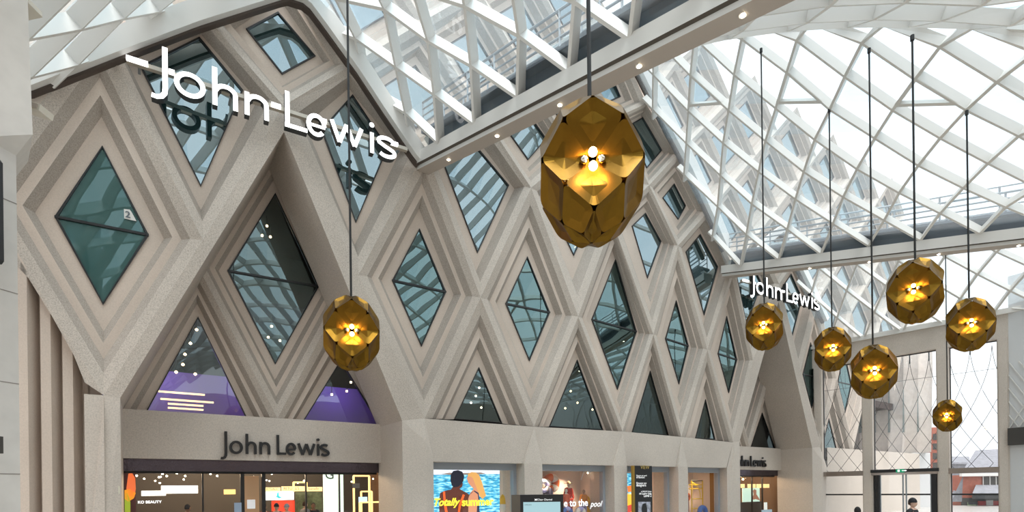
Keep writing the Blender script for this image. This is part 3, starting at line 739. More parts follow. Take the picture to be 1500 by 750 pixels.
# ================================================================ SIGNS: lettering built from strokes
def arc(cx, cz, rx, rz, a0, a1, n=14):
    return [(cx + rx * math.cos(math.radians(a0 + (a1 - a0) * i / n)), cz + rz * math.sin(math.radians(a0 + (a1 - a0) * i / n))) for i in range(n + 1)]
T_ = .155   # stroke weight for x-height 1
def letter(ch, t=T_):
    """list of (polyline, width) with x-height 1; returns strokes and advance"""
    h = t / 2
    if ch == 'J': return [([(.42, 1.72), (.42, .05), (.40, -.16), (.31, -.31), (.16, -.38), (.0, -.36)], t)], .72
    if ch == 'o': return [(arc(.56, .5, .50 - h, .53 - h, 0, 360, 28), t)], 1.20
    if ch == 'h': return [([(.10, 1.60), (.10, 0)], t), ([(.10, .62)] + arc(.46, .62, .32, .36 - h + .03, 165, 0, 12) + [(.78, 0)], t)], 1.02
    if ch == 'n': return [([(.10, 1.0), (.10, 0)], t), ([(.10, .62)] + arc(.46, .62, .32, .36 - h + .03, 165, 0, 12) + [(.78, 0)], t)], 1.10
    if ch == 'L': return [([(.12, 1.62), (.12, h)], t), ([(.12 - h, h), (.86, h)], t)], 1.0
    if ch == 'e': return [(arc(.54, .5, .48 - h, .53 - h, 0, 320, 24), t), ([(.08, .47), (.96, .47)], t * .75)], 1.06
    if ch == 'w': return [([(.05, 1.0), (.36, .05)], t), ([(.36, .05), (.66, .96)], t), ([(.66, .96), (.98, .05)], t), ([(.98, .05), (1.28, 1.0)], t)], 1.38
    if ch == 'i': return [([(.12, 1.0), (.12, 0)], t)], .34
    if ch == 's': return [(arc(.34, .735, .27, .265 - h * .6, 40, 200, 9)[:] + [(.30, .53), (.42, .47)] + arc(.36, .255, .27, .245 - h * .4, 40, -150, 10), t)], .72
    return [], .45
def stroke(mb, pts, wd, frame, d0, d1, mf=0, ms=1):
    n = len(pts); closed = (abs(pts[0][0] - pts[-1][0]) < 1e-6 and abs(pts[0][1] - pts[-1][1]) < 1e-6)
    Lp, Rp = [], []
    for i, p in enumerate(pts):
        a = pts[i - 1] if i else (pts[-2] if closed else p); b = pts[i + 1] if i < n - 1 else (pts[1] if closed else p)
        dx, dz = b[0] - a[0], b[1] - a[1]; L = math.hypot(dx, dz) or 1
        nx, nz = -dz / L * wd / 2, dx / L * wd / 2
        Lp.append((p[0] + nx, p[1] + nz)); Rp.append((p[0] - nx, p[1] - nz))
    for i in range(n - 1):
        q = [Lp[i], Lp[i + 1], Rp[i + 1], Rp[i]]
        mb.poly([frame(*x, d0) for x in q], mf); mb.poly([frame(*x, d1) for x in q][::-1], ms)
        mb.poly([frame(*q[0], d0), frame(*q[1], d0), frame(*q[1], d1), frame(*q[0], d1)], ms)
        mb.poly([frame(*q[2], d0), frame(*q[3], d0), frame(*q[3], d1), frame(*q[2], d1)], ms)
    if not closed:
        for i in (0, n - 1): mb.poly([frame(*Lp[i], d0), frame(*Rp[i], d0), frame(*Rp[i], d1), frame(*Lp[i], d1)], ms)
def word(parent, items, frame, d0, d1, mats, t=T_):
    """items: (char, x start, x scale, base, z scale)"""
    for ch, x, sx, zb, sz in items:
        mb = MB(); st, _ = letter(ch, t)
        for k, (pts, wd) in enumerate(st):
            stroke(mb, [(x + p[0] * sx, zb + p[1] * sz) for p in pts], wd * sz * .95, frame, d0 - .001 * k, d1)
        if ch == 'i':
            c = (x + .12 * sx, zb + 1.36 * sz); pts = arc(*c, .06 * sz, .06 * sz, 0, 360, 14); stroke(mb, pts, .12 * sz, frame, d0, d1)
        mb.build('letter', mats, parent, weld=False)
# big illuminated sign, standing off the facade on a rail
def bigsign(sh, label):
    sL = fs(185, 86, -.15); sR = fs(597, 217, -.75)
    a = F(sL[0] + sh, sL[1], -.15); b = F(sR[0] + sh, sL[1], -.75); d = (b - a); L = d.xy.length; dx = Vector((d.x, d.y)).normalized(); nx = Vector((-dx.y, dx.x))
    a0 = F(sL[0], sL[1], -.15)
    zr = sL[1]
    def fr(x, z, dd): p = a.xy + dx * x + nx * dd; return Vector((p.x, p.y, z))
    def px(u, v): # on the unshifted plane
        q = vplane(a0.xy, nx, u, v); return (q.xy - a0.xy).dot(dx), q.z
    root = empty('illuminated_sign', fr(L / 2, zr, 0)); tag(root, label, 'sign')
    zb = (px(316, 157)[1] + px(544, 228)[1] + px(418, 188)[1]) / 3; xh = px(544, 197)[1] - zb
    X = lambda u, v: px(u, v)[0]
    it = []
    def add(ch, u0, u1, v, w0, w1):
        x0, x1 = X(u0, v), X(u1, v); sx = (x1 - x0) / (w1 - w0); it.append((ch, x0 - w0 * sx, sx, zb, xh))
    add('J', 222, 246, 120, 0, .5); add('o', 254, 302, 128, .06, 1.06); add('h', 311, 348, 140, .02, .86); add('n', 358, 393, 160, .02, .86)
    add('L', 417, 449, 165, .04, .86); add('e', 448, 477, 190, .06, 1.02); add('w', 482, 531, 195, -.03, 1.36); add('i', 538, 549, 210, -.13, .37); add('s', 553, 577, 220, .07, .64)
    root['label'] = label
    word(root, it, fr, -.12, .12, ['lit', 'signreturn'], t=.20)
    m = MB()
    for x0, x1, y0 in ((0, L, 0),): m.hexa([fr(x0, zr - .06, .0), fr(x1, zr - .06, .0), fr(x1, zr - .06, .14), fr(x0, zr - .06, .14)], [fr(x0, zr + .06, 0), fr(x1, zr + .06, 0), fr(x1, zr + .06, .14), fr(x0, zr + .06, .14)])
    m.build('rail', mat('champagne rail', (.5, .45, .38), .35, .5), root)
    xq = X(247, 105), X(256, 110)
    for x0, x1 in ((0, X(217, 97)), xq, (X(572, 213), X(582, 216)), (X(397, 153), X(411, 158)), (X(470, 178), X(478, 180))): m = MB(); m.hexa([fr(x0, zr - .055, -.1), fr(x1, zr - .055, -.1), fr(x1, zr - .055, 0), fr(x0, zr - .055, 0)], [fr(x0, zr + .055, -.1), fr(x1, zr + .055, -.1), fr(x1, zr + .055, 0), fr(x0, zr + .055, 0)]); m.build('lit_bar', 'lit', root)
    for x in (.3, L * .32, L * .52, L * .97):
        m = MB(); p = fr(x, zr, .1); s, dd = fc(p); m.bar(p, F(s, zr, .3), .07, .07); m.build('bracket', 'rail', root)
bigsign(0, 'large lit white shop name sign high on the facade over the near entrance')
bigsign(6 * W, 'lit white shop name sign high on the facade over the far entrance, smaller in view')
def smallsign(P, label):
    sh = P[0]; s0, z0_ = fs(331, 665, PD - .12); s1, z1_ = fs(482, 667, PD - .12)
    zb = fs(360, 665, PD - .12)[1]; xh = fs(360, 646.5, PD - .12)[1] - zb
    root = empty('fascia_sign', F((s0 + s1) / 2 + sh, zb, PD - .05)); tag(root, label, 'sign')
    X = lambda u: fs(u, 655, PD - .12)[0] + sh
    it = []
    def add(ch, u0, u1, w0, w1):
        x0, x1 = X(u0), X(u1); sx = (x1 - x0) / (w1 - w0); it.append((ch, x0 - w0 * sx, sx, zb, xh))
    add('J', 323.5, 332.5, 0, .5); add('o', 336, 356, .06, 1.06); add('h', 360.5, 375.5, .02, .86); add('n', 380.5, 395.5, .02, .86)
    add('L', 406, 419, .04, .86); add('e', 419, 434, .06, 1.02); add('w', 436, 462, -.03, 1.36); add('i', 462, 470.5, -.13, .37); add('s', 470.5, 481.5, .07, .64)
    word(root, it, lambda x, z, d: F(x, z, PD + d), -.14, -.04, ['black', 'black'], t=.20)
smallsign(P1, 'black raised shop name lettering on the lintel of the near entrance')
smallsign(P2, 'black raised shop name lettering on the lintel of the far entrance')
# ================================================================ PENDANTS
def make_pendant():
    root = empty('pendant_lamp', (0, 0, 0)); R = .695; KZ = 1.27
    def P(az, lat, r=1.0):
        a, l = math.radians(az), math.radians(lat)
        return Vector((R * r * math.cos(l) * math.cos(a), R * r * math.cos(l) * math.sin(a), R * KZ * r * math.sin(l)))
    quads = []
    top, bot = P(0, 90, .99), P(0, -90, .97)
    ringN = lambda i, sg: P(60 * i, sg * (48 if i % 2 == 0 else 52))
    ringT = lambda i, sg: P(60 * i + 30, sg * 71)
    for i in range(3):
        a = 120 * i; C_ = P(a, -2, .38)
        NW, NE, SW, SE = P(a - 34, 25), P(a + 34, 25), P(a - 34, -25), P(a + 34, -25)
        N, S_ = P(a, 48), P(a, -48); Wv, Ev = P(a - 60, 0, 1.02), P(a + 60, 0, 1.02)
        quads += [(C_, NW, N, NE), (C_, NE, Ev, SE), (C_, SE, S_, SW), (C_, SW, Wv, NW)]
        NEn, SEn = P(a + 86, 25), P(a + 86, -25)
        quads += [(Ev, NE, P(a + 60, 52), NEn), (Ev, SEn, P(a + 60, -52), SE)]
        for sg, (e1, e2) in ((1, (NE, NEn)), (-1, (SE, SEn))):
            quads += [(e1, P(a, sg * 48), P(a + 30, sg * 71), P(a + 60, sg * 52)), (e2, P(a + 60, sg * 52), P(a + 90, sg * 71), P(a + 120, sg * 48))]
    for i in range(6):
        for sg, pole in ((1, top), (-1, bot)):
            quads.append((ringN(i, sg), ringT(i, sg), pole, ringT(i - 1, sg)))
    for q in quads:
        c = sum(q, Vector()) / 4; mb = MB()
        # each sheet: rounded-corner rhombus with a soft crease down its long axis, 4 mm thick
        pts = []
        for i in range(4):
            a, b, d = q[i], q[(i + 1) % 4], q[i - 1]
            k = .17 if q[i].length > .4 * R else .2
            p0 = a + (d - a) * k; p1 = a + (b - a) * k
            for t in (0, .25, .5, .75, 1):
                pts.append(p0 * (1 - t) ** 2 + (a * .8 + (p0 + p1) * .1) * 2 * t * (1 - t) + p1 * t * t)
        nrm = (q[2] - q[0]).cross(q[3] - q[1]).normalized()
        if nrm.dot(c) < 0: nrm = -nrm
        cc = c - nrm * .035
        inner = [p + (cc - p) * .5 - nrm * .012 for p in pts]
        th = nrm * .006; n = len(pts)
        for o_, fl in ((Vector(), 1), (-th, -1)):
            for i in range(n):
                j = (i + 1) % n
                f1 = [pts[i] + o_, pts[j] + o_, inner[j] + o_, inner[i] + o_]; f2 = [inner[i] + o_, inner[j] + o_, cc + o_]
                mb.poly(f1[::fl]); mb.poly(f2[::fl])
        for i in range(n):
            j = (i + 1) % n; mb.poly([pts[i], pts[j], pts[j] - th, pts[i] - th], 0)
        mb.build('shade_panel', 'brass', root, weld=True)
    for i in range(3):
        a = 120 * i
        for k, (az, lat, r) in enumerate(((a, 8, .52), (a, -13, .54))):
            p = P(az, lat, r * (1 if k == 0 else 1)); mb = MB(); mb.ball(p, .055, 0, 12); b = mb.build('bulb', 'bulb', root, smooth=True)
            mb = MB(); mb.tube([p * .35, p * .86], .022, 8); mb.build('bulb_arm', 'chrome', root)
        for sgn in (-1, 1):
            p = P(a + sgn * 17, -2, .52); mb = MB(); mb.ball(p, .05, 0, 12); mb.build('bulb_cap', 'chrome', root, smooth=True)
    mb = MB(); mb.tube([(0, 0, -.12), (0, 0, .12)], .09, 12); mb.build('hub', 'chrome', root)
    mb = MB(); mb.tube([(0, 0, .12), (0, 0, R * KZ + .1)], .02, 8); mb.build('stem', 'cord', root)
    return root
def place(o, u, v, y, rz, top, label, proto=False):
    p = at(u, v, y); o.location = p; o.rotation_euler = (0, 0, rz); o['label'] = label; o['category'] = 'pendant lamp'; o['group'] = 'brass pendant lamps over the mall'
    L = bpy.data.lights.new('lamp_light', 'POINT'); 
    for i in range(3):
        a = rz + math.radians(120 * i)
        l = bpy.data.objects.new('lamp_light', LAMP); COL.objects.link(l); l.location = p + Vector((math.cos(a) * .50, math.sin(a) * .50, -.04))
    mb = MB(); zt = top - p.z
    mb.tube([(0, 0, .9), (0, 0, zt)], .026, 8)
    c = mb.build('cord', 'cord'); c.parent = o
    mb = MB(); mb.tube([(0, 0, zt - .12), (0, 0, zt + .02)], .05, 10); c = mb.build('ceiling_rose', 'cord'); c.parent = o
LAMP = bpy.data.lights.new('lamp_light', 'POINT'); LAMP.energy = 5; LAMP.color = (1, .58, .22); LAMP.shadow_soft_size = .05
def face(u): return math.atan2(-1, -(u - 750) / F_PX)      # azimuth of the camera as seen from the lamp
proto = make_pendant(); kids = list(proto.children)
specs = [(865, 256, 6.75, .08, 17.0, 'largest brass faceted pendant, nearest the camera, in the top middle'),
         (515, 489, 12.6, .02, 19.0, 'brass faceted pendant in front of the near entrance, left of all others'),
         (1120, 479, 20.0, -.1, None, 'brass faceted pendant just below the far lit sign, leftmost of the right cluster'),
         (1219, 512, 21.1, .1, None, 'small brass pendant between the far entrance and the glass screen'),
         (1279, 545, 17.3, .12, None, 'brass pendant hanging in front of the left panes of the glass screen'),
         (1341, 427, 14.6, -.12, None, 'highest and largest brass pendant of the right cluster'),
         (1420, 476, 17.6, .15, None, 'rightmost brass pendant, in front of the right pane of the screen'),
         (1388, 609, 29.0, -.1, None, 'smallest and lowest brass pendant, in front of the entrance column')]
tops = [17, 19, at(1111, 72, 20).z, at(1210, 160, 21.1).z, at(1266, 72, 17.3).z, at(1329, 53, 14.6).z, at(1410, 163, 17.6).z, at(1377, 362, 29).z]
for i, (u, v, y, tw, tp, lab) in enumerate(specs):
    if i == 0: o = proto
    else:
        o = proto.copy(); COL.objects.link(o)
        for ch in kids: c = ch.copy(); COL.objects.link(c); c.parent = o
    place(o, u, v, y, face(u) + tw, tops[i], lab)
# ================================================================ SHOP FRONTS
M['warmwall'] = mat('display back wall', (.72, .60, .51), .8)
M['frame'] = mat('blue grey window frame', (.33, .36, .40), .4)
def flat(mb, pts, d, m=0, th=.012):
    """flat shape given as photo points on the facade-parallel plane at depth d"""
    q = [fs(u, v, d) for u, v in pts]; a = [F(s, z, d) for s, z in q]; b = [F(s, z, d + th) for s, z in q]; mb.hexa(a, b, m)
def solid(name, col, **k): return mat(name, col, k.pop('rough', .6), **k)
def text(parent, body, u0, v0, u1, d, mname, name='lettering', shear=0.0, bold=0.0, height=None):
    """lettering from the built-in face, turned into a mesh, between two photo points on its baseline"""
    c = bpy.data.curves.new(name, 'FONT'); c.body = body; c.shear = shear; c.offset = bold; c.extrude = .004; c.resolution_u = 3
    o = bpy.data.objects.new(name, c); COL.objects.link(o); bpy.context.view_layer.update()
    me = bpy.data.meshes.new_from_object(o.evaluated_get(bpy.context.evaluated_depsgraph_get())); bpy.data.objects.remove(o)
    xs = [v.co.x for v in me.vertices]; x0, x1 = min(xs), max(xs)
    s0, z0_ = fs(u0, v0, d); s1, _ = fs(u1, v0, d); k = (s1 - s0) / (x1 - x0); kz = k if height is None else height
    off = parent.location if parent is not None else Vector()
    for v in me.vertices:
        v.co = F(s0 + (v.co.x - x0) * k, z0_ + v.co.y * kz, d - .012 - v.co.z * k) - off
    me.materials.append(M[mname] if isinstance(mname, str) else mname)
    o = bpy.data.objects.new(name, me); COL.objects.link(o); o.parent = parent; return o
def ring3(mb, s, z, d, r0, r1, a0=0, a1=360, n=24, m=0, th=.25, tilt=0):
    """inflatable ring or ball segment: torus arc in the facade-parallel plane"""
    R = (r0 + r1) / 2; r = (r1 - r0) / 2
    def P(a, b): 
        rr = R + r * math.cos(b); return F(s + rr * math.cos(a), z + rr * math.sin(a), d + r * math.sin(b))
    for i in range(n):
        a, b = [math.radians(a0 + (a1 - a0) * x / n) for x in (i, i + 1)]
        for j in range(10):
            c, e = [2 * math.pi * x / 10 for x in (j, j + 1)]
            mb.poly([P(a, c), P(b, c), P(b, e), P(a, e)], m(i) if callable(m) else m)
# ---- display window boxes 1-4
bx = MB(); BD = 2.4
for s0, s1 in bays:
    bx.poly([F(s0 - .2, 0, BD), F(s1 + .2, 0, BD), F(s1 + .2, ZT + .4, BD), F(s0 - .2, ZT + .4, BD)], 0)
    bx.poly([F(s0 - .02, 0, .9), F(s0 - .02, 0, BD), F(s0 - .02, ZT + .4, BD), F(s0 - .02, ZT + .4, .9)], 0)
    bx.poly([F(s1 + .02, 0, 1.2), F(s1 + .02, 0, BD), F(s1 + .02, ZT + .4, BD), F(s1 + .02, ZT + .4, 1.2)], 0)
    bx.poly([F(s1 + .02, 0, .9), F(s1 + .02, 0, 1.2), F(s1 + .02, ZT + .4, 1.2), F(s1 + .02, ZT + .4, .9)], 1)
    bx.poly([F(s0 - .2, ZT - .05, .9), F(s1 + .2, ZT - .05, .9), F(s1 + .2, ZT - .05, BD), F(s0 - .2, ZT - .05, BD)], 0)
    bx.poly([F(s0 - .2, .3, .9), F(s1 + .2, .3, .9), F(s1 + .2, .3, BD), F(s0 - .2, .3, BD)], 0)
tag(bx.build('wall_display', ['warmwall', solid('ochre side', (.30, .13, .02))]), kind='structure')
for i, (s0, s1) in enumerate(bays):
    WN[0] += 1; o = tag(empty('window_%d' % WN[0], F((s0 + s1) / 2, 0, .55)), kind='structure')
    g = MB(); g.poly([F(s0, 0, .6), F(s1, 0, .6), F(s1, ZT, .6), F(s0, ZT, .6)]); g.build('pane', 'shopglass', o, weld=False)
    f = MB(); f.fbox(s0, s1, ZT - .28, ZT, .5, .75); f.fbox(s1 - .16, s1, 0, ZT - .28, .5, .75); f.fbox(s0, s0 + .05, 0, ZT - .28, .5, .75); f.build('frame', 'frame', o)
    for q in (.3, .7):
        l = bpy.data.lights.new('display_spot', 'SPOT'); l.energy = 230; l.color = (1, .80, .60); l.spot_size = math.radians(75); l.spot_blend = .8; l.shadow_soft_size = .05
        x = bpy.data.objects.new('display_spot', l); COL.objects.link(x); x.location = F(s0 + (s1 - s0) * q, ZT - .15, 1.25)
        x.rotation_euler = (F(s0 + (s1 - s0) * q, 1.4, BD) - x.location).to_track_quat('-Z', 'Y').to_euler()
for u, v in ((810, 688.5), (962, 704), (978, 707), (986, 708), (1034, 704), (861, 693)):
    s, z = fs(u, v, 1.5); o = empty('display_spotlight', F(s, z, 1.5)); 
    tag(o, {810: 'tiny spotlight inside the second display window, upper left', 962: 'tiny spotlight in the third display window just right of the black banner', 978: 'tiny spotlight in the middle right of the third display window', 986: 'tiny spotlight at the right edge of the third display window', 1034: 'tiny spotlight above the yellow tubular frame', 861: 'tiny spotlight inside the second display window, upper middle'}[u], 'light', 'spotlights in the display windows')
    m = MB(); m.ball(F(s, z, 1.5), .035, 0, 8); m.build('lens', 'spot', o, smooth=True); m = MB(); m.tube([F(s, z + .03, 1.5), F(s, z + .12, 1.5)], .03, 8); m.build('housing', 'white', o)
# window 1: backlit seaside poster of a couple
D = 1.15
po = empty('poster', F(*fs(684, 740, D), D)); tag(po, 'backlit seaside poster of two bathers in the first display window, yellow headline', 'poster')
sea = bpy.data.materials.new('sea print'); sea.use_nodes = True; t = sea.node_tree; b = t.nodes['Principled BSDF']
tc = t.nodes.new('ShaderNodeTexCoord'); mp = t.nodes.new('ShaderNodeMapping'); mp.inputs['Scale'].default_value = (2, 2, 9); nz = t.nodes.new('ShaderNodeTexNoise'); nz.inputs['Scale'].default_value = 1.6; nz.inputs['Detail'].default_value = 5
rp = t.nodes.new('ShaderNodeValToRGB'); e = rp.color_ramp.elements; e[0].position = .36; e[0].color = (.01, .16, .34, 1); e[1].position = .64; e[1].color = (.45, .78, .88, 1)
e2 = rp.color_ramp.elements.new(.5); e2.color = (.06, .42, .62, 1)
t.links.new(tc.outputs['Object'], mp.inputs['Vector']); t.links.new(mp.outputs['Vector'], nz.inputs['Vector']); t.links.new(nz.outputs['Fac'], rp.inputs['Fac'])
t.links.new(rp.outputs['Color'], b.inputs['Base Color']); t.links.new(rp.outputs['Color'], b.inputs['Emission Color']); b.inputs['Emission Strength'].default_value = .9
def em(name, c, s=.9): return mat(name, tuple(x * .6 for x in c), .6, emit=c, es=s)
m = MB(); flat(m, [(635, 694), (732, 694), (732, 756), (635, 756)], D); m.build('sea_print', sea, po)
m = MB(); flat(m, [(635, 688), (732, 689), (732, 694.5), (635, 695.5)], D - .004); m.build('sky_print', em('poster sky', (.80, .84, .92)), po)
m = MB(); flat(m, [(646, 694.6), (658, 692.4), (672, 693), (690, 692.6), (704, 692), (712, 694), (700, 695.3), (660, 695.6)], D - .007); m.build('headland_print', em('headland', (.30, .22, .18)), po)
skin1 = em('dark skin print', (.10, .025, .015)); hair1 = em('black hair print', (.006, .008, .02)); skin2 = em('tan skin print', (.62, .26, .14)); hair2 = em('blond hair print', (.70, .36, .10)); dress = em('navy print', (.02, .02, .06)); orange = em('orange strap print', (.85, .12, .02))
m = MB(); flat(m, [(644, 756), (643, 733), (645, 722), (652, 719), (661, 717), (664, 712), (663, 705), (674, 704), (678, 708), (677, 713), (673, 716), (678, 719), (684, 722), (690, 727), (692, 756)], D - .010); m.build('bather_print', skin1, po)
m = MB(); flat(m, [(662, 711), (660, 703), (660.5, 695), (664, 690), (671, 688.7), (677, 691), (680, 697), (679, 704), (676, 709), (671, 713), (665, 714)], D - .013); m.build('dark_hair_print', hair1, po)
m = MB(); flat(m, [(686, 756), (686, 730), (689, 722), (694, 716), (690, 712), (686, 707), (684, 700), (688, 695), (695, 696), (700, 704), (700, 716), (702, 726), (698, 756)], D - .012); m.build('companion_print', skin2, po)
m = MB(); flat(m, [(685, 698), (686, 694), (691, 691.5), (697, 692), (702, 696), (706, 706), (709, 716), (712, 726), (707, 731), (703, 727), (700, 719), (696, 709), (693, 701), (690, 698)], D - .015); m.build('blond_hair_print', hair2, po)
m = MB(); flat(m, [(698, 756), (699, 742), (701, 733), (700, 724), (694, 719.5), (687, 725), (686, 726.5), (690, 722), (695, 718.5), (701, 722), (703, 734), (702, 742), (703, 756)], D - .018); m.build('dress_print', dress, po)
for q in ([(649, 720), (652, 720), (653, 735), (657, 756), (653, 756), (650, 738)], [(678, 724), (681, 725), (675, 742), (673, 756), (670, 756), (672, 740)]):
    m = MB(); flat(m, q, D - .017); m.build('strap_print', orange, po)
yel = em('yellow lettering', (1, .86, .05), 1.1)
text(po, 'Totally', 636, 741, 674, D - .02, yel, 'headline', shear=.35, bold=.03, height=None); text(po, 'summer', 676.5, 741, 723, D - .02, yel, 'headline', bold=.03)
def ring_thing(u, v, d, r0, r1, label, c1, c2, n=6, a0=0, name='inflatable_ring'):
    s, z = fs(u, v, d); o = empty(name, F(s, z - r1, d)); tag(o, label, 'inflatable ring', None)
    for w_ in range(n):
        m = MB(); ring3(m, s, z, d, r0, r1, a0 + 360 / n * w_, a0 + 360 / n * (w_ + 1), 6); m.build('panel', (c1, c2)[w_ % 2], o, smooth=True)
yl = solid('yellow vinyl', (.80, .42, .02), rough=.3); wv = solid('white vinyl', (.78, .70, .62), rough=.3); og = solid('orange vinyl', (.62, .12, .02), rough=.3); bl = solid('blue vinyl', (.06, .14, .42), rough=.3); lv = solid('lilac vinyl', (.45, .40, .66), rough=.3)
ring_thing(749, 738, 1.62, .15, .66, 'yellow and white striped inflatable ring beside the seaside poster', yl, wv)
ring_thing(807, 708, 2.1, .05, .50, 'orange and white inflatable ring at the upper left of the second display window', wv, og, a0=30)
ring_thing(796, 712, 1.5, .12, .34, 'small lilac and white inflatable ring at the left edge of the second display window', lv, wv)
ring_thing(861, 742, 1.9, .02, .58, 'large yellow inflatable lilo disc behind the mannequins', yl, yl)
ring_thing(850, 752, .9, .08, .34, 'pale pink inflatable ring low in the second display window', wv, lv)
ring_thing(831, 752, .9, .12, .34, 'blue inflatable ring low beside the pale pink one', bl, lv)
ring_thing(1029, 750, .95, .12, .42, 'blue inflatable ring under the yellow tubular frame', bl, bl)
# mannequins
def skin_body(name, verts, edges, radii, material, parent):
    me = bpy.data.meshes.new(name); me.from_pydata(verts, edges, []); o = bpy.data.objects.new(name, me); COL.objects.link(o)
    sm = o.modifiers.new('skin', 'SKIN'); ss = o.modifiers.new('sub', 'SUBSURF'); ss.levels = 2; ss.render_levels = 2
    for i, r in enumerate(radii): me.skin_vertices[0].data[i].radius = (r, r) if not isinstance(r, tuple) else r
    me.skin_vertices[0].data[0].use_root = True
    bpy.context.view_layer.update()
    ev = bpy.data.meshes.new_from_object(o.evaluated_get(bpy.context.evaluated_depsgraph_get())); bpy.data.objects.remove(o)
    ev.materials.append(material); ev.polygons.foreach_set('use_smooth', [True] * len(ev.polygons))
    o = bpy.data.objects.new(name, ev); COL.objects.link(o); o.parent = parent; return o
def figure(name, loc, rot, H, skinm, topm, legm, hairm=None, hat=None, bald=False, label='', cat='person', group=None, hood=False):
    """standing figure facing local -Y, height H"""
    o = empty(name, loc); o.rotation_euler = (0, 0, rot); tag(o, label, cat, group); k = H / 1.75
    V = [(0, 0, .96), (0, 0, 1.12), (0, 0, 1.30), (0, .01, 1.44), (0, 0, 1.53)]; E = [(0, 1), (1, 2), (2, 3), (3, 4)]; Rr = [(.155, .105), (.135, .095), (.16, .105), (.075, .07), (.052, .055)]
    for s in (-1, 1):
        b = len(V); V += [(s * .10, 0, .88), (s * .11, -.015, .50), (s * .115, .02, .09), (s * .12, -.12, .035)]; E += [(0, b), (b, b + 1), (b + 1, b + 2), (b + 2, b + 3)]; Rr += [.095, .062, .042, .035]
        b = len(V); V += [(s * .19, .01, 1.41), (s * .25, .02, 1.13), (s * .25, -.07, .89), (s * .245, -.10, .81)]; E += [(3, b), (b, b + 1), (b + 1, b + 2), (b + 2, b + 3)]; Rr += [.06, .045, .034, .03]
        for f in range(4): 
            V.append((s * (.235 + .008 * f), -.115 - .02 * f + .02, .735 + .012 * abs(f - 1.5))); E.append((b + 3, len(V) - 1)); Rr.append(.0095)
        V.append((s * .215, -.14, .79)); E.append((b + 3, len(V) - 1)); Rr.append(.011)
    sc = lambda L: [tuple(c * k for c in v) for v in L]
    skin_body('body', sc(V), E, [tuple(x * k for x in r) if isinstance(r, tuple) else r * k for r in Rr], skinm, o)
    hd = MB(); hd.ball((0, 0, 0), 1, 0, 16)
    def shp(v): 
        x, y, z = v; w_ = .078 * (1 - .22 * max(0, -z)); y2 = y * .098 - (.012 if (y < -.7 and abs(x) < .35 and -.25 < z < .15) else 0)
        return (x * w_ * k, (y2 - .01) * k, (z * .122 + 1.63) * k)
    hd.v = [shp(v) for v in hd.v]
    for s in (-1, 1): hd.ball((s * .078 * k, .005 * k, 1.625 * k), .022 * k, 0, 8, (.4, .8, 1.3))
    hd.ball((0, -.108 * k, 1.615 * k), .016 * k, 0, 8, (.8, 1, 1.5))
    q = hd.build('head', skinm, None, smooth=True); q.parent = o
    fc_ = MB()
    for s in (-1, 1): fc_.ball((s * .031 * k, -.094 * k, 1.645 * k), .010 * k, 0, 8, (1.3, .6, .8))
    fc_.ball((0, -.096 * k, 1.573 * k), .016 * k, 0, 8, (1.3, .5, .35))
    if not bald: q = fc_.build('face_features', M['dark'], None, smooth=True); q.parent = o
    # clothing shells
    Vt = V[:4] + [V[9 - 0]] if False else None
    tv = [(0, 0, .90), (0, 0, 1.12), (0, 0, 1.30), (0, .01, 1.43)]; te = [(0, 1), (1, 2), (2, 3)]; tr = [(.175, .125), (.16, .115), (.178, .12), (.085, .08)]
    for s in (-1, 1):
        b = len(tv); tv += [(s * .19, .01, 1.41), (s * .25, .02, 1.13), (s * .25, -.06, .93)]; te += [(3, b), (b, b + 1), (b + 1, b + 2)]; tr += [.075, .06, .05]
    skin_body('jacket', sc(tv), te, [tuple(x * k for x in r) if isinstance(r, tuple) else r * k for r in tr], topm, o)
    lv_ = [(0, 0, .95)]; le = []; lr = [(.165, .12)]
    for s in (-1, 1):
        b = len(lv_); lv_ += [(s * .10, 0, .87), (s * .11, -.015, .50), (s * .115, .02, .12)]; le += [(0, b), (b, b + 1), (b + 1, b + 2)]; lr += [.108, .078, .06]
    skin_body('trousers', sc(lv_), le, [tuple(x * k for x in r) if isinstance(r, tuple) else r * k for r in lr], legm, o)
    if hairm:
        hb = MB(); hb.ball((0, 0, 0), 1, 0, 16); hb.v = [(x * .087 * k, (y * .105 + .012) * k, (max(z, -.45 if y > -.1 else .28) * .130 + 1.642) * k) for x, y, z in hb.v]
        q = hb.build('hair', hairm, None, smooth=True); q.parent = o
    if hat:
        hb = MB(); hb.ball((0, 0, 0), 1, 0, 16); hb.v = [(x * .096 * k, (y * .114 + .002) * k, (max(z, -.05) * .135 + 1.665) * k) for x, y, z in hb.v]
        if hat[0] in ('cap', 'sun'): 
            r = .16 if hat[0] == 'cap' else .22; c = -.09 if hat[0] == 'cap' else 0
            hb.tube([(0, c * k, 1.665 * k), (0, c * k, 1.675 * k)], r * .62 * k if hat[0] == 'cap' else r * k, 18)
        else: hb.tube([(0, 0, 1.655 * k), (0, 0, 1.70 * k)], .108 * k, 18)
        q = hb.build('hat', hat[1], None, smooth=False); q.parent = o
    return o
cloth = lambda n, c: mat(n, c, .85)
def mann(u, v, d, H, label, top, **kw):
    s, z = fs(u, v, d); p = F(s, 0, d); b = z - H
    o = figure('mannequin', Vector((p.x, p.y, b)), ANG, H, cloth('mannequin skin', kw.pop('skin', (.62, .50, .42))), top, kw.pop('leg', top), bald=True, label=label, cat='mannequin', group='mannequins in the second display window', **kw)
    m = MB(); m.tube([(0, 0, .3 - b), (0, 0, 0)], .16, 16); q = m.build('plinth', 'white'); q.parent = o
mann(803, 706, 1.75, 1.75, 'pale mannequin in lilac and dark grey swimwear, left in the display window', cloth('grey lilac', (.12, .10, .16)), skin=(.8, .7, .62))
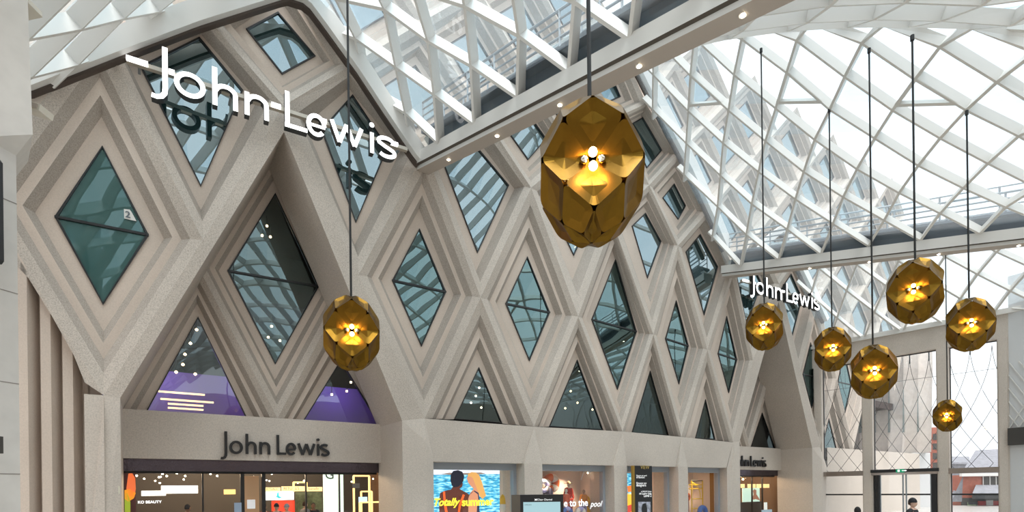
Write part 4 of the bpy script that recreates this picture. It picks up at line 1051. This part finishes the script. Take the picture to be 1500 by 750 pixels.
mann(833, 706, 1.55, 1.8, 'mannequin in a red dress and straw sun hat', cloth('red cloth', (.50, .03, .01)), hat=('sun', cloth('straw', (.28, .18, .09))))
mann(829, 716, 1.3, 1.55, 'shorter mannequin in coral red in front of the sun-hatted one', cloth('coral', (.70, .14, .06)), skin=(.8, .7, .62))
mann(855, 717, 1.5, 1.55, 'mannequin in an orange top in front of the yellow disc', cloth('orange cloth', (.62, .22, .03)), skin=(.3, .2, .14), leg=cloth('lilac shorts', (.35, .32, .5)))
wt = mat('white vinyl lettering', (.9, .9, .88), .5, emit=(1, 1, 1), es=.5)
s, z = fs(825, 742, .58); o = empty('window_lettering', F(s, z, .58)); tag(o, 'white italic slogan lettering on the glass of the second display window', 'lettering')
text(o, 'e to the', 826, 742, 861, .57, wt, 'line', bold=.02); text(o, 'pool', 864, 742.5, 882.5, .57, wt, 'line', shear=.35, bold=.01)
for i, ((u0, v0), (u1, v1)) in enumerate((((856, 689), (851, 703)), ((863, 689), (871, 712)), ((874, 695), (869, 712)))):
    s0, z0_ = fs(u0, v0, 1.6); s1, z1_ = fs(u1, v1, 1.6); m = MB(); m.tube([F(s0, z0_, 1.6), F(s1, z1_, 1.6)], .018, 8)
    tag(m.build('paper_straw', mat('iridescent straw', (.75, .8, .85), .3)), ('leftmost', 'middle', 'rightmost')[i] + ' of the three pale sticks hanging in the second display window', 'stick', 'sticks hanging in the second display window')
# window 3: yellow poster edge and a black banner with a gold edge standing in front
po = empty('poster', F(*fs(921, 740, 1.2), 1.2)); tag(po, 'bright yellow and blue backlit poster left of the black banner', 'poster')
m = MB(); flat(m, [(916, 693), (934, 693), (934, 724), (916, 724)], 1.2); m.build('blue_print', sea, po)
m = MB(); flat(m, [(916, 722), (934, 723), (934, 756), (916, 756)], 1.2); m.build('yellow_print', em('yellow print', (1, .45, .03), 1.1), po)
m = MB(); flat(m, [(919, 712), (926, 711), (926, 720), (920, 721)], 1.18); m.build('orange_print', em('orange print', (.9, .2, .03)), po)
m = MB(); flat(m, [(916, 742), (925, 739), (930, 745), (916, 756)], 1.18); m.build('red_print', em('red print', (.6, .05, .03)), po)
bd = -.55
bn = empty('banner', F(fs(940, 740, bd)[0], 0, bd)); tag(bn, 'tall black directory banner with white lettering in front of the third window', 'sign')
def flatz(mb, u0, u1, v0, d, m=0, th=.1, zb=None):
    s0, zt_ = fs(u0, v0, d); s1, _ = fs(u1, v0, d); mb.fbox(s0, s1, 0 if zb is None else zb, zt_, d, d + th, m)
m = MB(); flatz(m, 929.5, 955, 682, bd); m.build('board', 'black', bn)
m = MB(); flatz(m, 926.5, 929.5, 682, bd); m.build('gold_edge', mat('gold edge', (.45, .28, .06), .35, .8), bn)
for body, u0, v0, u1 in (('Discover our world', 932, 697.5, 947), ('of flavours', 932, 700.5, 944), ('Discover our', 932, 709, 947), ('designers', 932, 712.5, 946), ('COMFORT Deluxe', 939, 721, 954), ('All Leather Sofas', 936, 724.5, 954), ('Level 2', 943, 728, 954)):
    text(bn, body, u0, v0, u1, bd - .005, wt, 'banner_line')
text(bn, 'VIEW', 938, 687, 951, bd - .005, mat('gold letters', (.5, .35, .1), .5), 'line')
m = MB(); flat(m, [(935, 735), (953, 735), (953, 756), (935, 756)], bd - .012); m.build('photo_print', mat('grey print', (.35, .36, .42), .6, noise=.8, nscale=6), bn)
m = MB(); flat(m, [(941, 756), (940, 744), (942, 738), (946, 737), (948, 744), (948, 756)], bd - .02); m.build('figure_print', 'black', bn)
# window 4: yellow tubular frame
s0, z0_ = fs(1013, 704, 1.5); s1, _ = fs(1029, 704, 1.5); o = empty('tubular_frame', F((s0 + s1) / 2, .3, 1.5)); tag(o, 'yellow tubular ladder frame in the fourth display window', 'frame')
ym = solid('yellow tube', (.72, .50, .02), rough=.35)
for s in (s0, s1): m = MB(); m.tube([F(s, .3, 1.5), F(s, z0_, 1.5)], .035, 8); m.build('upright', ym, o)
for v in (704, 710, 716, 731, 745): z = fs(1013, v, 1.5)[1]; m = MB(); m.tube([F(s0 - .25 * (v in (710, 716)), z, 1.5), F(s1, z, 1.5)], .028, 8); m.build('rung', ym if v != 704 else 'dark', o)
m = MB(); m.tube([F(*fs(1013 + 13 * math.sin(a), 729 - 22 * math.cos(a) + 0, 1.5), 1.5) for a in [x * .157 for x in range(11)]], .022, 8); m.build('hoop', ym, o)
s, z = fs(1007, 728, 1.6); o = empty('lifebuoy', F(s, z, 1.6)); tag(o, 'orange and red striped float hanging left of the yellow frame', 'float')
m = MB(); ring3(m, s, z, 1.6, .08, .26, 0, 360, 16); m.build('ring', og, o, smooth=True); m = MB(); m.tube([F(s, z - .1, 1.55), F(s, z - .9, 1.55)], .05, 8); m.build('strap', solid('maroon', (.2, .02, .02)), o)
o = empty('window_decal', F(*fs(190, 316, DG - .03), DG - .03)); tag(o, 'small white number decal on the green leftmost lozenge window', 'decal')
m = MB(); flat(m, [(181.5, 306), (190, 307), (193, 311), (200, 324), (182, 320)], DG - .04, th=.008); m.build('patch', 'white', o)
text(o, '2', 183.5, 318, 191, DG - .045, 'greysteel', 'numeral', bold=.02)
# ---- totem in front of the first window
ty = 12.6; a = at(762, 725, ty); b = at(825, 724, ty); c = at(749, 731, ty + .75)
to = empty('display_totem', (a.x, a.y, 0)); tag(to, 'black freestanding advertising screen in front of the first display window', 'screen')
m = MB(); A, B = Vector((a.x, a.y)), Vector((b.x, b.y)); C_ = Vector((c.x, c.y)); Dd = B + (C_ - A); zt_ = a.z
m.hexa([Vector((*p, 0)) for p in (A, B, Dd, C_)], [Vector((*p, zt_)) for p in (A, B, Dd, C_)]); m.build('housing', 'black', to)
dx = (B - A).normalized(); nn = Vector((dx.y, -dx.x)); Wt = (B - A).length
def T3(x, z, d): p = A + dx * x + nn * d; return Vector((p.x, p.y, z))
m = MB(); m.hexa([T3(.07, .35, .0), T3(Wt - .07, .35, 0), T3(Wt - .07, zt_ - .17, 0), T3(.07, zt_ - .17, 0)], [T3(.07, .35, .01), T3(Wt - .07, .35, .01), T3(Wt - .07, zt_ - .17, .01), T3(.07, zt_ - .17, .01)])
m.build('screen', mat('pale teal screen', (.1, .15, .16), .3, emit=(.34, .52, .56), es=.75), to)
def ttext(body, x0, x1, z, mm, nm):
    c = bpy.data.curves.new(nm, 'FONT'); c.body = body; c.extrude = .003; c.resolution_u = 3; o = bpy.data.objects.new(nm, c); COL.objects.link(o); bpy.context.view_layer.update()
    me = bpy.data.meshes.new_from_object(o.evaluated_get(bpy.context.evaluated_depsgraph_get())); bpy.data.objects.remove(o)
    xs = [v.co.x for v in me.vertices]; k = (x1 - x0) / (max(xs) - min(xs))
    for v in me.vertices: v.co = T3(x0 + (v.co.x - min(xs)) * k, z + v.co.y * k, .014 + v.co.z * k) - to.location
    me.materials.append(M[mm] if isinstance(mm, str) else mm); o = bpy.data.objects.new(nm, me); COL.objects.link(o); o.parent = to
ttext('Clear Channel', Wt * .40, Wt * .74, zt_ - .135, wt, 'maker_lettering'); ttext('SAMSUNG', Wt * .10, Wt * .26, zt_ - .245, 'black', 'screen_lettering')
m = MB(); 
for sg in (-1, 1): m.bar(T3(Wt * .36 - .025, zt_ - .115 - sg * .02, .014), T3(Wt * .36 + .03, zt_ - .115 + sg * .02, .014), .004, .012)
m.build('maker_mark', wt, to)
# ================================================================ STORE ENTRANCES
M['ceil'] = mat('brown reflective ceiling', (.10, .065, .045), .35)
M['bronzeglass'] = mat('dark mirror fascia', (.05, .045, .05), .08, .9)
GOLD = emis('gold light frame', (1, .62, .22), 1.6)
for P, nm in ((P1, 'near'), (P2, 'far')):
    sh, sl, sr, zt = P; e = PD + .55
    b = MB()
    b.fbox(sl - .6, sr + .6, 0.0, .02, PD, PD + 11.5, 0)
    b.poly([F(sl - .6, 0, PD + 11.4), F(sr + 3, 0, PD + 11.4), F(sr + 3, 4.6, PD + 11.4), F(sl - .6, 4.6, PD + 11.4)], 1)
    b.poly([F(sl - .6, 0, PD + 1), F(sl - .6, 0, PD + 11.4), F(sl - .6, 4.6, PD + 11.4), F(sl - .6, 4.6, PD + 1)], 1)
    b.poly([F(sr + 3, 0, PD + 1), F(sr + 3, 0, PD + 11.4), F(sr + 3, 4.6, PD + 11.4), F(sr + 3, 4.6, PD + 1)], 1)
    b.poly([F(sl - .6, 3.75, PD + 1.21), F(sr + 3, 3.75, PD + 1.21), F(sr + 3, 3.75, PD + 11.4), F(sl - .6, 3.75, PD + 11.4)], 2)
    tag(b.build('wall_' + ('store' if nm == 'near' else 'store_far'), ['floor', mat('brown interior wall', (.20, .12, .075), .7), 'ceil']), kind='structure')
    for x in (.15, .38, .62, .85):
        for dd_ in (3, 7):
            l = bpy.data.lights.new('shop_light', 'POINT'); l.energy = 130; l.color = (1, .74, .48); l.shadow_soft_size = .3
            q = bpy.data.objects.new('shop_light', l); COL.objects.link(q); q.location = F(sl + (sr - sl) * x, 3.3, PD + dd_)
    zh = fs(400, 691, PD)[1]
    f = MB(); f.fbox(sl, sr, zh, zt + .02, PD + .25, PD + .6); o = f.build('trim_%d' % (6 if nm == 'near' else 7), mat('wavy dark mirror', (.13, .11, .13), .05, 1, bump=1.0, nscale=2.2)); tag(o, kind='structure')
    WN[0] += 1; o = tag(empty('window_%d' % WN[0], F((sl + sr) / 2, 0, e)), kind='structure')
    g = MB(); g.poly([F(sl, 0, e), F(sr, 0, e), F(sr, zh, e), F(sl, zh, e)]); g.build('pane', 'shopglass', o, weld=False)
    f = MB()
    us = (181, 297, 355, 386, 448, 497, 577)
    for u in us:
        s = fs(u, 720, e)[0] + sh; wd = .13 if u == 355 or u == 386 else .05
        f.fbox(s - wd / 2, s + wd / 2, 0, zh, e - .05, e + .05)
    f.fbox(sl, sr, zh - .07, zh, e - .05, e + .05); f.build('frame', 'black', o)
def card(name, u0, v0, u1, v1, d, m, label, cat, group=None, sh=0.0, th=.06, par=None):
    s0, za = fs(u0, v0, d); s1, zb_ = fs(u1, v1, d)
    b = MB(); b.fbox(s0 + sh, s1 + sh, zb_, za, d, d + th); o = b.build(name, m, par)
    if par is None: tag(o, label, cat, group)
    return o
PI_ = PD + .9
o = empty('poster', F(*fs(191, 750, PI_), PI_)); tag(o, 'orange and green floral poster at the left edge of the near entrance', 'poster')
card('sheet', 182, 690, 199.5, 757, PI_, mat('maroon print', (.10, .01, .01), .5), '', '', par=o)
for nm_, pts, c in (('orange_petals', [(188, 694), (193, 692), (198, 700), (199, 716), (197, 728), (190, 727), (185, 716)], (.85, .16, .04)), ('gold_petals', [(182, 718), (190, 716), (199, 722), (196, 730), (188, 735), (182, 730)], (.8, .30, .01)), ('green_leaf', [(182, 724), (186, 722), (191, 735), (191, 752), (182, 752)], (.30, .38, .02))):
    b = MB(); flat(b, pts, PI_ - .02); b.build(nm_, em(nm_, c, .7), o)
lw = emis('white light box', (1, .97, .9), 1.5)
card('light_box', 207, 719, 243, 726, PD + 6, lw, 'white hanging light box sign, the lower left one in the near entrance', 'sign')
card('light_box', 236, 711.5, 290, 722.5, PD + 4.2, lw, 'wide white hanging light box sign in front of the lower left one', 'sign')
s, z = fs(202, 738, PD + 3); o = empty('hanging_sign', F(s, z, PD + 3)); tag(o, 'white beauty department lettering inside the near entrance', 'sign'); text(o, 'KO BEAUTY', 202, 737.5, 237, PD + 3, emis('white letters', (1, 1, 1), 1.2), bold=.03)
card('yellow_sign', 328, 717, 345, 724, PD + 5, emis('yellow sign', (1, .6, .2), 1.0), 'small yellow lit sign behind the second pane of the near entrance', 'sign')
card('wood_panel', 357, 697, 380, 757, PD + 1.0, mat('tan timber', (.55, .33, .18), .5, emit=(.5, .3, .15), es=.15), 'tan timber panel between the black door posts of the near entrance', 'panel')
card('notice', 362, 732, 374, 745, PD + .9, mat('paper', (.85, .86, .92), .6, emit=(1, 1, 1), es=.3), 'white paper notice on the tan timber panel', 'notice', th=.01)
card('notice', 343, 736.5, 354, 757, PD + .45, mat('blue notice', (.32, .40, .52), .6), 'grey blue notice on the glass left of the black post', 'notice', th=.01)
for i, (u0, v0, u1, v1, tx, dd_) in enumerate(((387, 714, 411, 719.5, 'RITUALS', 5), (412.5, 712.5, 447, 719.5, 'RITUALS...', 4.4), (449, 713.5, 472, 719.5, 'benefit', 4.8))):
    s, z = fs(u0, v1, PD + dd_); o = empty('brand_sign', F(s, z, PD + dd_)); tag(o, ('dimmer gold lit brand sign, left one of three', 'widest gold lit brand sign, middle one of three', 'gold lit brand sign nearest the white column')[i] + ' inside the near entrance', 'sign', 'gold brand signs inside the near entrance')
    card('panel', u0, v0, u1, v1, PD + dd_, emis('gold sign', (1, .66, .30), 1.1), '', '', par=o); text(o, tx, u0 + 3, v1 - 1.8, u1 - 5, PD + dd_ - .02, 'dark')
o = card('screen', 389, 720, 430.5, 732, PD + 5, emis('white screen', (.9, .97, 1), 1.5), 'bright white screen with a teal shape inside the near entrance', 'screen')
b = MB(); flat(b, [(402, 729), (405, 727), (406.5, 721), (408, 721), (409, 727), (414, 729), (408, 730), (406, 728.5)], PD + 4.97); tag(b.build('screen_graphic', emis('teal', (.02, .5, .6), .9)), 'teal three-bladed shape shown on the white screen', 'graphic')
card('display_counter', 398, 733.5, 432, 757, PD + 5, mat('red counter', (.55, .04, .02), .5, emit=(.8, .05, .02), es=.4), 'red lit display counter under the white screen', 'counter')
card('green_display', 433, 721, 472, 757, PD + 6, mat('green marbled panel', (.10, .15, .09), .5, noise=.8, nscale=2), 'dark green patterned panel right of the white screen', 'panel')
o = card('lit_column', 473.5, 692.5, 503.5, 757, PD + 1.6, emis('greenish white column', (.80, .95, .78), .95), 'glowing greenish white column with a black letter G', 'column')
s, z = fs(476, 702, PD + 1.55); q = empty('column_lettering', F(s, z, PD + 1.55)); tag(q, 'black capital letter G on the glowing column', 'lettering'); text(q, 'G', 476.5, 701.5, 488.5, PD + 1.58, 'black', bold=.0)
def gframe(u0, v0, u1, v1, d, label, sh=0.0):
    s0, za = fs(u0, v0, d); s1, zb_ = fs(u1, v1, d); o = empty('gold_arch', F((s0 + s1) / 2 + sh, zb_, d)); tag(o, label, 'arch', 'gold light frames inside the near entrance')
    for n_, a_, b_ in (('side_bar', (s0, zb_), (s0, za)), ('side_bar', (s1, zb_), (s1, za)), ('top_bar', (s0, za), (s1, za))):
        m = MB(); m.bar(F(a_[0] + sh, a_[1], d), F(b_[0] + sh, b_[1], d), .07, .07, up=(FN.x, FN.y, 0)); m.build(n_, GOLD, o)
gframe(518, 697, 541.5, 757, PD + 2.4, 'tall gold light frame right of the glowing column'); gframe(529, 720, 545, 757, PD + 4.5, 'smaller gold light frame nested behind the tall one')
gframe(430, 706.5, 449, 720, PD + 3.2, 'small gold light frame above the gold brand signs'); gframe(527, 736, 560, 757, PD + 2.0, 'low pale gold rail frame at the right side of the near entrance')
card('small_screen', 526, 728, 538, 736, PD + 2.5, emis('blue screen', (.5, .75, 1), 1.0), 'small pale blue screen within the gold light frame', 'screen')
card('window_decal', 516.5, 708, 527, 715, PD + .6, mat('grey decal', (.20, .19, .18), .6), 'small grey decal on the glass at the right of the near entrance', 'decal', th=.01)
k = 0
random.seed(11)
for i in range(34):
    u = random.uniform(200, 575); v = random.uniform(693, 711); 
    if 470 < u < 505: continue
    d = PD + (2 if v < 698 else 4) + (v - 693) * .2; s, z = fs(u, v, d); z = min(z, 3.72)
    m = MB(); m.ball(F(s, z, d), .035, 0, 8)
    tag(m.build('ceiling_spot', 'spot', None, smooth=True), 'tiny bright spotlight in the brown ceiling inside the near entrance', 'light', 'ceiling spotlights inside the near entrance')
# far entrance interior
d = PD + 2.2
for u0, u1, lb in ((1077, 1091, 'leftmost gold lit sign inside the far entrance'), (1096, 1107, 'yellow lit sign inside the far entrance, second from left'), (1109, 1120, 'gold lit sign inside the far entrance, third from left'), (1121, 1127, 'small gold lit sign at the right inside the far entrance')):
    card('lit_sign', u0, 709, u1, 714.5, d, emis('gold green sign', (1, .72, .30), 1.0), lb, 'sign', 'lit signs inside the far entrance')
card('beauty_screen', 1088, 715, 1113, 736, d + .2, em('pale green screen', (.55, .75, .62), .8), 'pale green advertising screen with a dark-haired model inside the far entrance', 'screen')
b = MB(); flat(b, [(1102, 731), (1104, 724), (1103, 719), (1105, 716.5), (1108, 718), (1108, 724), (1112, 730), (1113, 733), (1107, 731), (1104, 732)], d + .15); tag(b.build('model_picture', em('model print', (.35, .16, .10), .7)), 'picture of a dark-haired model on the pale green screen', 'picture')
card('make_up_counter', 1078, 736, 1118, 757, d - .4, mat('brown counter', (.07, .05, .04), .5), 'dark make-up counter inside the far entrance', 'counter')
card('white_card', 1120, 736, 1124, 748, d - .6, em('white print', (.8, .85, .8), .7), 'narrow white card standing inside the far entrance', 'card')
card('small_screen', 1116.5, 747, 1131, 757, PD - .4, mat('blue grey screen', (.15, .2, .24), .4, emit=(.3, .4, .45), es=.5), 'low blue grey screen standing in front of the far entrance', 'screen')
s, z = fs(1090, 696, d); 
for i in range(7):
    uu, vv = 1080 + i * 2.1, 697 + (i * 37 % 5) * 1.7; s, z = fs(uu, vv, PD + .9); m = MB(); m.ball(F(s, z, PD + .9), .05 + .02 * (i == 4), 0, 10)
    tag(m.build('glass_bauble', 'chrome' if i != 4 else 'warmglobe', None, smooth=True), 'shiny bauble in the cluster hanging at the top left of the far entrance', 'bauble', 'baubles hanging in the far entrance')
card('wall_plate', 171.5, 712, 175, 723, -.02, mat('cream plate', (.75, .72, .55), .5), 'small cream plate on the pier left of the near entrance', 'plate', th=.03)
# ================================================================ PEOPLE
dk = cloth('black cloth', (.015, .015, .018)); nv = cloth('navy cloth', (.03, .04, .07)); gy = cloth('grey cloth', (.25, .25, .26)); br = cloth('brown hair', (.05, .025, .015)); bk = cloth('black hair', (.01, .008, .008)); ol = cloth('olive', (.12, .11, .06)); rd = cloth('burgundy', (.2, .03, .03))
sk1 = cloth('light skin', (.60, .38, .28)); sk2 = cloth('brown skin', (.26, .13, .08))
def person(u, v, y, H, rot, label, **kw):
    p = at(u, v, y); figure('person', Vector((p.x, p.y, 0)), rot, H, label=label, **kw)
def headtop(v, x, y, H): return v
def pers(u, y, H, rot, label, **kw):
    a_, _ = ray(u, 742); o = figure('person', Vector((a_ * y, y, 0)), rot, H, label=label, **kw)
pers(275, 19, 1.78, 2.9, 'person with dark bushy hair walking towards the near entrance, seen from behind', skinm=sk2, topm=dk, legm=dk, hairm=bk)
pers(387, 20.9, 1.70, .6, 'person with brown hair at the doors, left of the one in the dark cap', skinm=sk1, topm=rd, legm=nv, hairm=br)
pers(405, 20.0, 1.73, .3, 'person in a dark baseball cap in the near entrance', skinm=sk1, topm=nv, legm=dk, hairm=br, hat=('cap', dk))
pers(420, 20.4, 1.70, -.2, 'person in a grey knitted hat in the near entrance', skinm=sk1, topm=gy, legm=nv, hat=('beanie', gy))
pers(447, 21.6, 1.78, 2.6, 'person in grey blue with their back turned beside the green panel', skinm=sk1, topm=gy, legm=nv, hairm=br)
pers(459, 22.0, 1.72, .4, 'person with dark hair standing just left of the glowing column', skinm=sk2, topm=dk, legm=dk, hairm=bk)
pers(1256, 14.2, 1.58, 2.8, 'small figure with dark hair before the left pane of the glass screen', skinm=sk2, topm=dk, legm=dk, hairm=bk)
pers(1337, 15.5, 1.74, .5, 'person in a dark hooded coat coming through the glass doors', skinm=sk1, topm=dk, legm=dk, hairm=br, hat=('beanie', dk))
# ================================================================ OUTSIDE, seen through the entrance screen and the roof
M['brick'] = mat('red brick', (.36, .11, .07), .85, noise=.25, nscale=3)
M['slate'] = mat('grey slate', (.20, .20, .22), .8, noise=.25, nscale=2.5)
M['farstone'] = concrete('far pale stone', (.90, .84, .79), .1, 3)
def O3(u, v, y): return at(u, v, y)
# pale stone building with folded piers across the street
yb = 52
sb = empty('stone_building', (at(1290, 700, yb).x, yb, 0)); tag(sb, 'pale stone building with tall folded piers outside the left glass panes', 'building')
xa_, xb_ = at(1195, 700, yb).x, at(1362, 700, yb).x; n = 8; dx_ = (xb_ - xa_) / n
ztp = at(1290, 400, yb).z; zbt = at(1290, 664, yb).z
m = MB()
for i in range(n):
    x0 = xa_ + i * dx_; zt_ = ztp + (1.5 if i % 2 else 0)
    a, b_, c_ = (x0, yb), (x0 + dx_ * .5, yb - 1.4), (x0 + dx_, yb)
    zm = zbt + (ztp - zbt) * .45
    for p, q in ((a, b_), (b_, c_)):
        m.poly([(p[0], p[1], zm), (q[0], q[1], zm), (q[0], q[1], zt_), (p[0], p[1], zt_)])
        pb = (p[0] * .5 + (x0 + dx_ * .5) * .5, p[1] + .3); qb = (q[0] * .5 + (x0 + dx_ * .5) * .5, q[1] + .3)
        m.poly([(pb[0], pb[1], zbt), (qb[0], qb[1], zbt), (q[0], q[1], zm), (p[0], p[1], zm)])
m.build('folded_piers', 'farstone', sb)
m = MB(); m.box(((xa_ + xb_) / 2, yb + 3, ztp / 2), ((xb_ - xa_) / 2, 2.6, ztp / 2)); m.build('back_wall', 'farstone', sb)
m = MB(); m.box(((xa_ + xb_) / 2, yb + .2, zbt / 2), ((xb_ - xa_) / 2, .3, zbt / 2)); m.build('ground_storey', mat('pale shopfront', (.62, .62, .62), .5), sb)
for i in range(1, n):
    x0 = xa_ + i * dx_
    m = MB(); m.hexa([Vector((x0 - .28, yb - .1, zbt + 2)), Vector((x0 + .28, yb - .1, zbt + 2)), Vector((x0 + .02, yb - .35, ztp - 2))], [Vector((x0 - .28, yb + .2, zbt + 2)), Vector((x0 + .28, yb + .2, zbt + 2)), Vector((x0 + .02, yb + .2, ztp - 2))]); m.build('slit_window', 'upglass', sb)
# brick pub
y = 55
pb_ = empty('brick_building', (at(1440, 700, y).x, y, 0)); tag(pb_, 'red brick building with slate roofs seen through the right glass pane', 'building')
def bquad(u0, v0, u1, v1, y_, th=.3): 
    a, c = at(u0, v0, y_), at(u1, v1, y_); m = MB(); m.box(((a.x + c.x) / 2, y_ + th / 2, (a.z + c.z) / 2), ((c.x - a.x) / 2, th / 2, (a.z - c.z) / 2)); return m
def part(name, u0, v0, u1, v1, y_, mt, th=.3): 
    return bquad(u0, v0, u1, v1, y_, th).build(name, mt, pb_)
bquad(1409, 696, 1520, 780, y, 6).build('brick_wall', 'brick', pb_)
m = MB(); R_ = [at(1411, 694, y - .3), at(1525, 694, y - .3), at(1525, 657, y + 5), at(1430, 663, y + 5)]; m.hexa(R_, [p + Vector((0, .1, .25)) for p in R_]); m.build('roof', 'slate', pb_)
m = MB(); R_ = [at(1394, 735, y - .2), at(1409, 735, y - .2), at(1411, 696, y + .0), at(1408, 700, y + 2)]; m.hexa(R_, [p + Vector((0, .3, .1)) for p in R_]); m.build('side_roof', 'slate', pb_)
m = MB(); R_ = [at(1426, 725, y - 3), at(1520, 725, y - 3), at(1520, 712, y - .1), at(1431, 713, y - .1)]; m.hexa(R_, [p + Vector((0, .1, .2)) for p in R_]); m.build('porch_roof', 'slate', pb_)
part('gutter', 1409, 693.5, 1520, 696.5, y - .3, 'white'); part('upper_window', 1440, 698, 1520, 711, y - .08, 'dark', .1)
for u in (1440, 1450, 1459, 1468): part('window_bar', u, 698, u + .9, 711, y - .14, 'white', .06)
part('fascia', 1428, 724.5, 1520, 729.5, y - 2.9, 'black'); part('shopfront', 1409, 729.5, 1520, 762, y - .15, 'dark', .1)
part('red_poster', 1434, 734, 1520, 746, y - .3, mat('red sign', (.55, .03, .02), .6)); part('white_poster', 1445, 733, 1455, 740, y - .4, 'white', .05); part('green_notice', 1418.5, 735.5, 1430.5, 762, y - .4, mat('green notice', (.35, .5, .25), .6), .1)
part('notice_header', 1418.5, 735.5, 1430.5, 739, y - .5, 'black', .05)
# low grey buildings further back
g = empty('grey_building', (at(1400, 700, 90).x, 90, 0)); tag(g, 'low grey building far off behind the brick one', 'building')
m = MB(); a, c = at(1380, 680, 90), at(1418, 740, 90); m.box(((a.x + c.x) / 2, 93, a.z / 2), ((c.x - a.x) / 2, 3, a.z / 2)); m.build('block', 'slate', g)
m = MB(); R_ = [at(1380, 680, 89.8), at(1420, 680, 89.8), at(1420, 671, 95), at(1384, 671, 95)]; m.hexa(R_, [p + Vector((0, .1, .3)) for p in R_]); m.build('roof', 'slate', g)
r = empty('brick_tower', (at(1370, 700, 80).x, 80, 0)); tag(r, 'narrow red brick block just left of the entrance column', 'building')
m = MB(); a, c = at(1366, 626, 80), at(1382, 740, 80); m.box(((a.x + c.x) / 2, 82, a.z / 2), ((c.x - a.x) / 2, 2, a.z / 2)); m.build('block', 'brick', r)
for k in range(5):
    p = at(1372, 640 + k * 14, 79.9); m = MB(); m.box((p.x, 79.95, p.z), (.5, .06, .45)); m.build('window_pane', 'dark', r)
